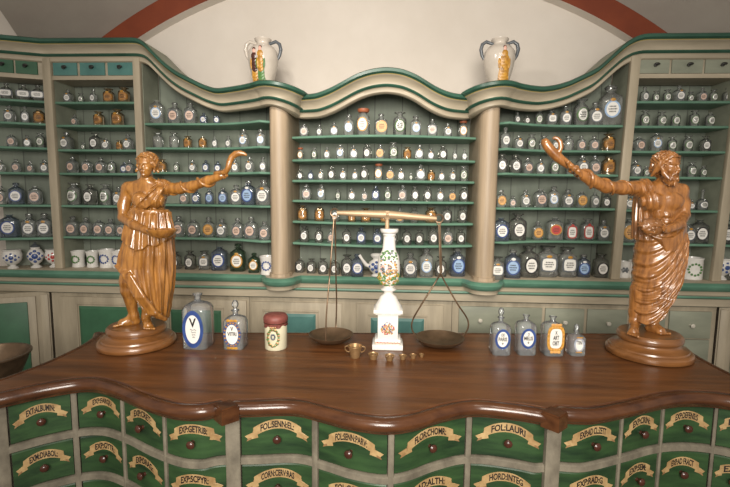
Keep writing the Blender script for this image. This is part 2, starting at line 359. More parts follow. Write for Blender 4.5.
# ================================================================== SHELVING
def yf(X):
    a = abs(X)
    if a < 0.66: return 3.27-0.13*math.cos(math.pi/2*X/0.66)
    if a < 0.80: return 3.20
    if a < 1.30: return 3.30-0.17*((1.30-a)/0.48)**2
    if a < 2.47: return 3.30
    return 3.30-(a-2.47)*0.36
BACK = 3.53
def yback(X): return BACK if abs(X) < 2.47 else BACK-(abs(X)-2.47)*0.36
ZT = [(-3.6, 2.778), (-1.76, 2.778), (-1.71, 2.768), (-1.637, 2.69), (-1.55, 2.605), (-1.473, 2.55), (-1.284, 2.459), (-1.168, 2.425), (-1.016, 2.43), (-.75, 2.435), (-.64, 2.40), (-.594, 2.372), (-.435, 2.372),
      (-.34, 2.402), (-.261, 2.440), (-.17, 2.487), (-.08, 2.515), (.02, 2.527), (.12, 2.515), (.21, 2.48), (.324, 2.412), (.40, 2.383), (.457, 2.372), (.59, 2.368), (.64, 2.40), (.75, 2.43), (.925, 2.425), (1.047, 2.427),
      (1.16, 2.447), (1.272, 2.48), (1.441, 2.56), (1.54, 2.655), (1.626, 2.735), (1.69, 2.768), (1.74, 2.778), (3.6, 2.778)]
_zx = np.arange(-3.6, 3.601, 0.01); _zz = np.interp(_zx, *zip(*ZT))
_k = np.exp(-0.5*(np.arange(-6, 7)/2.6)**2); _k /= _k.sum(); _zz = np.convolve(np.pad(_zz, 6, 'edge'), _k, 'valid')
def zc(X): return float(np.interp(X, _zx, _zz))
PX = 0.722
def ycorn(X):
    a = abs(X)-PX; y = yf(X)
    if 0 <= a < 0.28: y = min(y, 3.07+0.21*0.5*(1-math.cos(math.pi*a/0.28)))
    elif -0.105 < a < 0: y = min(y, 3.175-math.sqrt(0.105**2-a*a))
    elif -0.125 < a <= -0.105: y = min(y, 3.175+(-0.105-a)/0.02*0.1)
    return y
# cornice
xs = sorted(set([round(-3.0+0.025*i, 4) for i in range(241)] + [s*(PX+d) for s in (-1, 1) for d in (-.14, -.13, -.12, -.115, -.11, -.1, -.09, .09, .1, .11, .115, .12, .13, .14)]))
pth = [np.array([x, ycorn(x)]) for x in xs]
def normals(p):
    r = []
    for i in range(len(p)):
        t = p[min(i+1, len(p)-1)]-p[max(i-1, 0)]; n = np.array([t[1], -t[0]]); n = n/np.linalg.norm(n); r.append(n)
    return r
nr = normals(pth)
prof = [(-0.45, 0.0), (0.085, 0.0), (0.097, 0.008), (0.097, 0.026), (0.085, 0.034), (0.078, 0.036), (0.076, 0.040), (0.062, 0.046), (0.042, 0.062), (0.030, 0.086), (0.030, 0.092),
        (0.044, 0.095), (0.048, 0.102), (0.042, 0.110), (0.030, 0.113), (0.022, 0.120), (0.022, 0.142), (0.012, 0.150), (-0.02, 0.150)]
pm = [0, 1, 1, 1, 1, 2, 3, 3, 3, 3, 1, 1, 1, 1, 3, 3, 3, 3]
rows = []
for d, h in prof:
    r = []
    for x, p, n in zip(xs, pth, nr):
        if d <= -0.4: r.append((x, yback(x)+0.02, zc(x)-h))
        else:
            q = p+n*d if d < 0.06 or abs(n[0]) < 0.5 else p+n*d
            r.append((q[0], q[1], zc(x)-h))
    rows.append(r)
cor = MB().grid(rows, mats=pm).build('cornice', ['grey', 'dgreen', 'gold', 'beigeh'], smooth=50)
tag(cor, 'long serpentine beige and green cornice crowning the whole wall of shelves', 'cornice')
# ledge moulding under the shelves
ZL = 1.105
def yled(X):
    a = abs(abs(X)-PX); y = 3.21
    if a < 0.10: y = min(y, 3.15-math.sqrt(0.10**2-a*a)*0.9)
    elif a < 0.17: y = min(y, 3.15+(a-0.10)/0.07*0.13)
    return y
pth2 = [np.array([x, yled(x)]) for x in xs]; nr2 = normals(pth2)
pth3 = [np.array([x, 3.205]) for x in xs]; nr3 = normals(pth3)
prof2 = [(0, 0.0, 'b'), (0.004, -0.002, 'a'), (0.022, -0.008, 'a'), (0.034, -0.024, 'a'), (0.028, -0.042, 'a'), (0.012, -0.056, 'a'), (0.006, -0.060, 'b'), (0.0, -0.066, 'b'), (0.0, -0.088, 'b'),
         (0.014, -0.092, 'c'), (0.018, -0.102, 'c'), (0.008, -0.110, 'c'), (0.0, -0.115, 'c'), (0.0, -0.165, 'c'), (-0.012, -0.172, 'c')]
pm2 = [3, 1, 1, 1, 1, 1, 3, 3, 2, 1, 1, 1, 3, 2]
rows = [[(x, yback(x), ZL) for x in xs]]
for d, h, w in prof2:
    P, NN = (pth2, nr2) if w in 'ab' else (pth3, nr3)
    rows.append([((p+n*d)[0], (p+n*d)[1], ZL+h) for p, n in zip(P, NN)])
led = MB().grid(rows, mats=[3]+pm2).build('ledge_moulding', ['grey', 'green', 'grey', 'beigeh'], smooth=50)
tag(led, 'long green and beige moulded ledge running under the bottom shelves', 'ledge')
# pilasters
for s, w in ((-1, 'left'), (1, 'right')):
    mb = MB(); X = s*PX; pts = []
    top = zc(X)-0.13
    poly = [(-.066, 3.26), (-.066, 3.18), (-.060, 3.135), (-.04, 3.105), (0, 3.093), (.04, 3.105), (.060, 3.135), (.066, 3.18), (.066, 3.26)]
    mb.prism([(X+a, b) for a, b in poly], ZL+.001, top)
    mb.box(X-0.066, X+0.066, 3.255, BACK, ZL+.001, top)
    e = empty('pilaster', (X, 3.15, ZL)); 
    o = mb.build('shaft', 'pil', e, smooth=40); o.location = (-X, -3.15, -ZL)
    b = MB().prism([(X+a*1.2, 3.15+(q-3.15)*1.25) for a, q in poly[1:-1]], ZL+.001, ZL+0.025).build('base_moulding', 'pil', e); b.location = (-X, -3.15, -ZL)
    tag(e, f'worn beige rounded pilaster on the {w} side of the centre shelves', 'pilaster')
# bays: name, x range, columns
def front_poly(x0, x1, inset, n=14):
    f = [(x0+(x1-x0)*i/n, yf(x0+(x1-x0)*i/n)+inset) for i in range(n+1)]
    return f
def make_bay(nm, label, x0, x1, shelf_z, drawers=None, stiles=(), topz=None, dknob='dark', dm='teal', l0=0.0, l1=0.0):
    e = empty('shelving_unit', ((x0+x1)/2, yback((x0+x1)/2), ZL)); off = -np.array(e.location)
    def add(name, mb, m, smooth=None, par=None):
        o = mb.build(name, m, par or e, smooth)
        if par is None: o.location = off
        return o
    n = 24; xx = [x0+(x1-x0)*i/n for i in range(n+1)]
    lx = lambda x: l0+(l1-l0)*(x-x0)/(x1-x0)
    mb = MB(); mb.grid([[(x+lx(x), yback(x), ZL+0.001) for x in xx], [(x, yback(x), zc(x)-0.02) for x in xx], [(x, yback(x)+0.02, zc(x)-0.02) for x in xx], [(x+lx(x), yback(x)+0.02, ZL+0.001) for x in xx]])
    add('back_panel', mb, 'back')
    XA, XB = x0, x1
    for z in shelf_z:
        q = (2.68-z)/(2.68-ZL); x0, x1 = XA+l0*q, XB+l1*q
        f = front_poly(x0, x1, 0.004); poly = f+[(x1, yback(x1)-0.001), (x0, yback(x0)-0.001)]
        m2 = MB(); t = 0.019
        fr = []
        for dd, zz in ((0.005, z), (-0.004, z-0.005), (-0.006, z-t*0.5), (-0.004, z-t+0.004), (0.005, z-t)):
            fr.append([(x, y+dd, zz) for x, y in f])
        m2.grid(fr); o0 = len(f)
        m2.grid([[(x, yback(x)-0.001, z) for x, y in f], [(x, y+0.005, z) for x, y in f]]); m2.grid([[(x, y+0.005, z-t) for x, y in f], [(x, yback(x)-0.001, z-t) for x, y in f]])
        add('shelf', m2, 'shelf', 40)
    x0, x1 = XA, XB
    for st in stiles:
        sx, sw = st[:2]; lean = st[2] if len(st) > 2 else 0.0
        zt = zc(sx)-0.12; m2 = MB(); y = yf(sx); m4 = MB()
        m2.box(sx-sw/2, sx+sw/2, y-0.03, y+0.005, ZL+.001, zt, bev=0.004); m4.box(sx-0.029, sx+0.029, y+0.005, yback(sx)-.002, ZL+.001, zt)
        for q in (m2, m4): q.v = [(vx+lean*(zt-vz)/(zt-ZL), vy, vz) for vx, vy, vz in q.v]
        add('stile', m2, 'beige', 40); add('divider_panel', m4, 'grey')
    if drawers:
        z0, z1, dr = drawers; f = front_poly(x0, x1, 0.0)
        m2 = MB(); y = lambda x: yf(x)
        m2.grid([[(x, yy-0.012, z1) for x, yy in f], [(x, yy-0.012, z1+0.055) for x, yy in f]])
        m2.grid([[(x, yy-0.002, z0) for x, yy in f], [(x, yy-0.002, z1) for x, yy in f]])
        m2.grid([[(x, yy-0.012, z0-0.028) for x, yy in f], [(x, yy-0.012, z0) for x, yy in f], [(x, yy+0.2, z0) for x, yy in f], [(x, yy+0.2, z0-0.028) for x, yy in f], [(x, yy-0.012, z0-0.028) for x, yy in f]])
        add('drawer_frame', m2, 'beigeh' )
        for (a, b) in dr:
            ya, yb_ = yf(a), yf(b)
            m3 = MB(); vs = []
            for (x, yy) in ((a, ya), (b, yb_)):
                for dd in (-0.012, 0.1):
                    for zz in (z0+0.004, z1-0.006): vs.append((x, yy+dd, zz))
            m3.add(vs, [(0, 1, 3, 2), (4, 6, 7, 5), (0, 4, 5, 1), (2, 3, 7, 6), (0, 2, 6, 4), (1, 5, 7, 3)])
            d = add('drawer', m3, dm)
            k = MB(); cx, cy, cz = (a+b)/2, (ya+yb_)/2, (z0+z1)/2
            k.tube([(cx, cy-0.012, cz), (cx, cy-0.034, cz), (cx, cy-0.036, cz)], [0.006, 0.012, 0.006]); k.ball((cx+0.008, cy-0.034, cz+0.006), (0.02, 0.009, 0.009))
            add('knob', k, dknob, 40, par=d)
    tag(e, label, 'shelves')
    return e
def zrow(px, py, X): return float(aty(px, py, yf(X))[2])
# shelf rows in each bay: reference pixel column and shelf top rows
ROWS = {
 'far left bay': (22, -2.62, [99.5, 122.3, 146.8, 172.2, 204.5, 237.4], 270.5),
 'left drawer bay': (98, -2.14, [101.4, 124.6, 149.2, 172.8, 205.3, 236.8], 269.8),
 'left curved bay': (190, -1.42, [122.8, 147.3, 172.0, 204.2, 237.6], 271.5),
 'centre bay': (383, 0.0, [134.4, 158.4, 180.0, 201.0, 223.0, 245.5], 273.5),
 'right curved bay': (570, 1.27, [124.6, 150.0, 174.0, 207.8, 240.8], 276.0),
 'right drawer bay': (675, 2.06, [100.6, 125.5, 150.8, 176.6, 210.0, 243.7], 278.5),
 'far right bay': (730, 2.52, [101.0, 126.0, 151.5, 177.0, 211.0, 245.0], 279.0)}
ZS = {b: [zrow(r[0], y, r[1]) for y in r[2]] for b, r in ROWS.items()}
def X_(px, py, Y): return float(aty(px, py, Y)[0])
SL1, SL2, SR1, SR2 = -2.465, -1.79, 1.715, 2.425
make_bay('a', 'leftmost angled green shelf unit with small drawers along its top', -2.95, SL1-.034, ZS['far left bay'], (2.535, 2.645, [(-2.78, -2.67), (-2.655, -2.53)]), dm='pgreen')
make_bay('b', 'straight green shelf unit with three teal drawers, behind the female statue', SL1, SL2, ZS['left drawer bay'],
         (2.535, 2.645, [(-2.425, -2.245), (-2.222, -2.035), (-2.012, -1.825)]), stiles=((SL1, 0.062), (SL2, 0.052)))
make_bay('c', 'green shelf unit under the swooping cornice left of the left pilaster', SL2+.032, -PX-0.068, ZS['left curved bay'])
make_bay('d', 'central green shelf unit under the arched cornice, between the two pilasters', -PX+0.068, PX-0.068, ZS['centre bay'])
make_bay('e', 'green shelf unit under the swooping cornice right of the right pilaster', PX+0.068, SR1-.034, ZS['right curved bay'], l1=-.037)
make_bay('f', 'straight green shelf unit with three grey drawers, behind the bearded statue', SR1, SR2, ZS['right drawer bay'],
         (2.535, 2.645, [(1.745, 1.945), (1.962, 2.165), (2.182, 2.385)]), stiles=((SR1, 0.062, -.037), (SR2, 0.062, -.05)), dm='grey', l0=-.037, l1=-.05)
make_bay('g', 'rightmost angled green shelf unit cut by the edge of the picture', SR2+0.034, 3.0, ZS['far right bay'], l0=-.05)
# ------------------------------------------------------------------ base cabinets under the ledge
YC = 3.245; ZB = 0.935
def make_base(label, x0, x1, doors, drawers, knobm='whiteknob', rot=None, y=None):
    Y = y or YC
    e = empty('base_cabinet', ((x0+x1)/2, Y, 0)); off = -np.array(e.location)
    o = MB().box(x0, x1, Y, BACK, 0.0, ZB).build('carcass', 'beige', e); o.location = off
    for (a, b, zt, inner, m) in doors:
        f = MB(); f.box(a, b, Y-0.016, Y-0.001, 0.12, zt, bev=0.003)
        d = f.build('door', 'beige', e, 40); d.location = off
        ia, ib, it = inner
        p = MB(); g = 0.02
        p.add([(ia, Y-0.017, 0.2), (ib, Y-0.017, 0.2), (ib, Y-0.017, it), (ia, Y-0.017, it), (ia+g, Y-0.027, 0.2+g), (ib-g, Y-0.027, 0.2+g), (ib-g, Y-0.027, it-g), (ia+g, Y-0.027, it-g)],
              [(0, 1, 5, 4), (1, 2, 6, 5), (2, 3, 7, 6), (3, 0, 4, 7), (4, 5, 6, 7), (3, 2, 1, 0)]); p.build('door_panel', m, d)
        fr = MB(); w = 0.010
        for q in ((ia-w-.012, ia-.012, 0.19, it+.02), (ib+.012, ib+w+.012, 0.19, it+.02), (ia-w-.012, ib+w+.012, it+.012, it+.02+w)): fr.box(q[0], q[1], Y-0.024, Y-0.015, q[2], q[3], bev=0.003)
        fr.build('panel_frame', 'beige', d, 40)
    for (a, b, z0, z1, kx) in drawers:
        f = MB(); f.box(a+.004, b-.004, Y-0.016, Y-0.001, z0, z1, bev=0.003); d = f.build('drawer', 'grey', e, 40); d.location = off
        if kx:
            k = MB(); c = (z0+z1)/2; k.tube([(kx, Y-0.016, c), (kx, Y-0.03, c), (kx, Y-0.044, c), (kx, Y-0.05, c)], [0.009, 0.007, 0.016, 0.009], 10); k.build('knob', knobm, d, 40)
    tag(e, label, 'cabinet'); return e
def bx(px, py=315): return X_(px, py, YC)
make_base('base cabinet with green panelled doors, behind the female statue and the large bottle', bx(53), bx(250)-.003,
    [(bx(62), bx(158), 0.90, (bx(81), bx(146), 0.83), 'pgreen'), (bx(165), bx(247), 0.90, (bx(172), bx(222), 0.82), 'pgreen')], [])
make_base('base cabinet with two turquoise panelled doors, behind the balance scale', bx(250), bx(452)-.003,
    [(bx(252), bx(342), 0.895, (bx(266), bx(316), 0.81), 'teal'), (bx(357), bx(443), 0.895, (bx(371), bx(424), 0.795), 'teal')], [])
dr = []
for a, b, k in ((458, 542, 479), (544, 584, 563), (586, 627, 606), (629, 665, 647), (668, 711, 689)):
    for z0, z1 in ((0.70, 0.895), (0.49, 0.69), (0.25, 0.48)): dr.append((bx(a), bx(b), z0, z1, bx(k, 325)))
make_base('base cabinet of grey drawers with ivory knobs, behind the bearded statue', bx(452), bx(716), [], dr)
for s, w in ((-1, 'left'), (1, 'right')):
    x0 = bx(53)-.004 if s < 0 else bx(716)+.004
    e = empty('base_cabinet', (x0, YC, 0)); e.rotation_euler.z = -0.40*s
    q = lambda a, b: (min(s*a, s*b), max(s*a, s*b))
    MB().box(*q(0.012, 0.76), 0.0, 0.2, 0, ZB).build('carcass', 'beige', e)
    MB().box(*q(0.02, 0.07), -0.012, 0, 0, ZB-.02, bev=.003).build('stile', 'beige', e, 40)
    d = MB().box(*q(0.10, 0.68), -0.014, -0.001, 0.1, 0.905, bev=.003).build('door', 'beige' if s < 0 else 'grey', e, 40)
    if s < 0: MB().box(*q(0.15, 0.62), -0.022, -0.014, 0.16, 0.865, bev=.006).build('door_panel', 'pgreen', d, 40)
    tag(e, 'angled base cabinet with a dark green door at far left edge' if s < 0 else 'angled grey base cabinet at the far right edge of the shelves', 'cabinet')
# ================================================================== SHELF BOTTLES
def oval(mb, w, h, y, z0, m, n=16, R=None, sq=2.0, thick=0.004):
    vs = []
    for i in range(n):
        a = 2*math.pi*i/n; c, s_ = math.cos(a), math.sin(a); k = (abs(c)**sq+abs(s_)**sq)**(-1/sq); x = w/2*c*k
        vs.append((x, y+(R-math.sqrt(max(R*R-x*x, 0)) if R else 0), z0+h/2*s_*k))
    mb.add(vs, [tuple(range(n))], m)
def lines(mb, w, h, y, z0, m, R=None, seed=0):
    rr = random.Random(seed)
    for k in range(3):
        zz = z0+h*(0.18-0.18*k); ww = w*(0.26 if k != 1 else 0.34); x = -ww
        while x < ww-w*0.03:
            l = w*rr.uniform(0.05, 0.10); b = min(x+l, ww); yy = y+(R-math.sqrt(max(R*R-x*x, 0)) if R else 0)
            mb.add([(x, yy, zz-h*.045), (b, yy, zz-h*.045), (b, yy, zz+h*.045), (x, yy, zz+h*.045)], [(0, 1, 2, 3)], m); x = b+w*0.035
def lab(ring, face, w, h, y, z0, shape=2.0, R=None, seed=0, ring2=None):
    mb = MB(); oval(mb, w*1.28, h*1.22, y-0.004, z0, 0, R=R, sq=shape); oval(mb, w, h, y-0.010, z0, 1, R=R, sq=shape)
    lines(mb, w, h, y-0.016, z0, 2, R, seed)
    if ring2: 
        mb.ball((0, y-0.006, z0+h*0.66), (w*.22, .006, h*.12), 3, 8, 4)
    return mb.mesh('label', [ring, face, 'ink']+([ring2] if ring2 else [])).copy()
def glassbody(kind, hw, gm, shoulder=0.70, neck=0.085, top=0.86, sq=5.0, n=20):
    p = [(hw*0.92, 0), (hw, 0.02), (hw, shoulder-0.10), (hw*0.93, shoulder-0.02), (hw*0.62, shoulder+0.05), (neck*1.1, shoulder+0.10), (neck, top-0.05), (neck*1.5, top-0.02), (neck*1.5, top)]
    mb = MB(); N = n; rows = []
    for r, z in p:
        q = sq if (z < shoulder and r > hw*0.8) else 2.4
        row = []
        for i in range(N):
            a = 2*math.pi*(i+0.5)/N; c, s_ = math.cos(a), math.sin(a); k = (abs(c)**q+abs(s_)**q)**(-1/q); row.append((r*k*c, r*k*s_, z))
        rows.append(row)
    mb.grid(rows, closed=True); mb.add(rows[0], [tuple(range(N))])
    return mb.mesh('glass_bottle', gm, 50)
def stopper(z, r, kind='ball'):
    mb = MB()
    if kind == 'ball': mb.lathe([(r*.7, z-.04), (r*.8, z), (r*1.5, z+.02), (r*1.7, z+.06), (r*1.1, z+.11), (0, z+.125)], 10)
    elif kind == 'disc': mb.lathe([(r*.8, z-.04), (r*.8, z+.01), (r*2.4, z+.02), (r*2.5, z+.05), (r*0.8, z+.07), (0, z+.08)], 10)
    else: mb.lathe([(r*1.8, z-.05), (r*2.2, z), (r*2.2, z+.07), (r*1.2, z+.10), (0, z+.11)], 10)
    return mb
# kind: (name, phrase, body(hw, mat, shoulder, neck, top, sq), label(ring, face, w, h, z, shape, accent), stopper)
KIND = {
 'c': ('glass_bottle', 'clear square bottle with white label', (.27, 'gclear', .68, .08, .86, 5), ('pgrey', 'label', .30, .36, .36, 2, 'pgold'), ('ball', 'gclear2')),
 'k': ('glass_bottle', 'round clear bottle with white label', (.26, 'gclear2', .70, .09, .88, 2), ('pgrn', 'label', .28, .36, .38, 2, None), ('disc', 'gclear2')),
 'n': ('glass_bottle', 'narrow clear bottle with white label', (.20, 'gclear', .66, .07, .86, 4), ('pgrey', 'label', .24, .34, .36, 2, None), ('ball', 'gclear2')),
 'B': ('glass_bottle', 'big clear bottle with white label', (.25, 'gclear2', .72, .09, .88, 6), ('plight', 'label', .24, .30, .38, 2, 'pgold'), ('ball', 'gclear2')),
 'b': ('glass_bottle', 'dark blue bottle with white label', (.28, 'gblue', .70, .08, .86, 5), ('pblue', 'label', .30, .36, .38, 2, None), ('ball', 'gblue')),
 'l': ('glass_bottle', 'bluish bottle with pale blue label', (.27, 'gblue', .70, .08, .86, 5), ('pblue', 'lblue', .30, .38, .38, 2, 'label'), ('ball', 'gclear2')),
 'g': ('glass_bottle', 'dark green bottle with white label', (.27, 'ggreen', .70, .08, .86, 5), ('pgold', 'label', .28, .34, .38, 2, 'pgold'), ('ball', 'ggreen')),
 'd': ('glass_bottle', 'smoky dark bottle with white label', (.27, 'gdark', .68, .08, .86, 4), ('ink', 'label', .27, .36, .36, 2, None), ('disc', 'gdark')),
 'a': ('glass_bottle', 'squat amber bottle with ornate label', (.33, 'gamber', .72, .12, .88, 3), ('pgold', 'lamb', .42, .40, .38, 2, 'pgold'), ('disc', 'gamber')),
 'p': ('glass_bottle', 'clear bottle with pink oval label', (.27, 'gclear', .68, .08, .86, 5), ('pgrey', 'lpink', .30, .36, .36, 2, None), ('ball', 'gclear2')),
 'o': ('glass_bottle', 'clear bottle with orange oval label', (.27, 'gclear', .68, .08, .86, 5), ('pgold', 'loran', .32, .38, .38, 2, None), ('ball', 'gclear2')),
 'r': ('glass_bottle', 'tall bottle with orange-red cap', (.23, 'gclear2', .70, .10, .86, 4), ('pgold', 'label', .26, .36, .38, 2, None), ('cap', 'cap')),
 'D': ('glass_bottle', 'square bottle with round red label', (.28, 'gclear', .70, .08, .86, 5), ('pgold', 'lred', .28, .30, .40, 2, None), ('ball', 'gclear2')),
 'u': ('glass_bottle', 'clear bottle without a label', (.27, 'gclear2', .72, .10, .90, 4), None, ('disc', 'gclear2')),
 'w': ('glass_bottle', 'dark bottle with wide white label', (.26, 'gdark', .66, .08, .84, 5), ('pgrey', 'label', .50, .28, .38, 6, None), ('ball', 'gclear2')),
 's': ('glass_bottle', 'clear bottle with shield label', (.27, 'gclear2', .70, .09, .88, 5), ('pgrey', 'label', .32, .32, .40, 5, 'pgold'), ('disc', 'gdark')),
 'x': ('glass_bottle', 'bottle with red-and-white label', (.25, 'gclear', .68, .08, .86, 5), ('pred', 'label', .26, .40, .36, 4, 'pred'), ('disc', 'gclear2')),
 'f': ('glass_flask', 'round-bellied flask with long neck', (.24, 'gclear', .46, .05, .90, 2), ('pgrey', 'label', .26, .26, .26, 2, None), ('ball', 'gclear2')),
}
PROTO = {}
for ki, (kk, (nm, ph, b, l, st)) in enumerate(KIND.items()):
    body = glassbody(kk, b[0], b[1], b[2], b[3], b[4], b[5])
    lm = None
    if l: lm = lab(l[0], l[1], l[2]*1.18, l[3]*1.15, -b[0]*(1.0), l[4], l[5], R=(b[0]*1.02 if b[5] <= 3 else None), seed=ki, ring2=l[6])
    sm = stopper(b[4], b[3], st[0]).mesh('stopper', st[1], 40)
    PROTO[kk] = (nm, ph, body, lm, sm)
def pot(prof, n=20): return MB().lathe(prof, n)
def wreath(mb, R, z, w, m, y0):
    for i in range(12):
        a = 2*math.pi*i/12; x = w*math.cos(a); mb.ball((x, -math.sqrt(max(R*R-x*x, .0001))-.004+y0, z+w*math.sin(a)), (.055, .02, .055), m, 6, 4)
CER = {}
def cer(kk, nm, ph, prof, m, deco, extra=None):
    CER[kk] = (nm, ph, pot(prof).mesh(nm, m, 50), deco, extra)
mbd = MB(); wreath(mbd, .36, .5, .2, 0, 0)
cer('C', 'ceramic_jar', 'white ceramic cup with green wreath', [(.34, 0), (.36, .03), (.32, .2), (.32, .6), (.38, .9), (.40, .95), (.40, 1.0), (.34, 1.0), (.30, .8), (0, .78)], 'porc', ('wreath', mbd.mesh('wreath', 'pgrn', 40)))
mbd = MB(); wreath(mbd, .36, .5, .22, 0, 0)
cer('E', 'ceramic_jar', 'white ceramic cup with blue wreath', [(.36, 0), (.38, .03), (.34, .2), (.34, .6), (.40, .9), (.42, .95), (.42, 1.0), (.36, 1.0), (.32, .8), (0, .78)], 'porc', ('wreath', mbd.mesh('wreath', 'pblue', 40)))
def motif(R, z, m, w=.16):
    mb = MB()
    for i, (a, b, r) in enumerate([(0, 0, .11), (-.16, .1, .07), (.16, .1, .07), (-.17, -.1, .07), (.17, -.1, .07), (0, .19, .06), (0, -.2, .06), (-.3, 0, .05), (.3, 0, .05)]):
        x = a*w/.16; mb.ball((x, -math.sqrt(max(R*R-x*x-b*b*.6, .0004))-.002, z+b), (r, .022, r), 0, 8, 4)
    return mb.mesh('painted_motif', m, 40)
foot = [(.24, 0), (.25, .05), (.13, .14), (.13, .18), (.30, .3), (.42, .5), (.44, .7), (.40, .86), (.38, .92), (.42, .97), (.42, 1.0), (.35, 1.0), (0, .95)]
cer('M', 'footed_jar', 'footed white jar with blue flowers', foot, 'porc', ('painted_motif', motif(.43, .6, 'pblue')))
cer('R', 'footed_jar', 'footed white jar with red flowers', foot, 'porc', ('painted_motif', motif(.43, .6, 'pred')))
lidj = [(.18, 0), (.19, .04), (.08, .12), (.20, .24), (.28, .42), (.28, .55), (.20, .70), (.14, .74), (.16, .77), (.16, .80), (.08, .84)]
cer('L', 'lidded_jar', 'lidded white jar with blue heart', lidj, 'porc', ('painted_motif', motif(.27, .47, 'pblue', .11)),
    ('lid', MB().lathe([(.15, .80), (.17, .83), (.10, .90), (.04, .93), (.06, .97), (0, 1.0)], 14).mesh('lid', 'pgrey', 40)))
mbw = MB(); wreath(mbw, .47, .48, .26, 0, 0)
cyl = [(.44, 0), (.46, .03), (.45, .1), (.45, .9), (.47, .95), (.47, 1.0), (.40, 1.0), (.38, .9), (0, .88)]
cer('J', 'ceramic_jar', 'straight white jar with leafy wreath', cyl, 'porc', ('wreath', mbw.mesh('wreath', 'pgrn', 40)))
cer('K', 'ceramic_jar', 'plain white ceramic jar', [(r*.72, z) for r, z in cyl], 'porc', ('painted_motif', motif(.335, .5, 'pgrey', .09)))
tp = MB(); tp.tube([(-.2, -.1, .42), (-.42, -.12, .5), (-.58, -.12, .72), (-.70, -.12, .92)], [.09, .08, .06, .06], 8)
cer('T', 'spouted_pot', 'blue and white spouted drug pot', [(.20, 0), (.22, .04), (.14, .12), (.30, .28), (.36, .45), (.30, .62), (.16, .72), (.16, .78), (.24, .84), (.26, .92), (.20, .98), (0, 1.0)], 'porc', ('painted_motif', motif(.35, .45, 'pblue', .14)), ('spout', tp.mesh('spout', 'porc', 40)))
ORD = 'first second third fourth fifth sixth seventh eighth ninth tenth eleventh twelfth thirteenth fourteenth fifteenth sixteenth seventeenth'.split()
def P(t):   # "x,h,kind x,h,kind"
    return [(float(a), float(b), k) for a, b, k in (q.split(',') for q in t.split())]
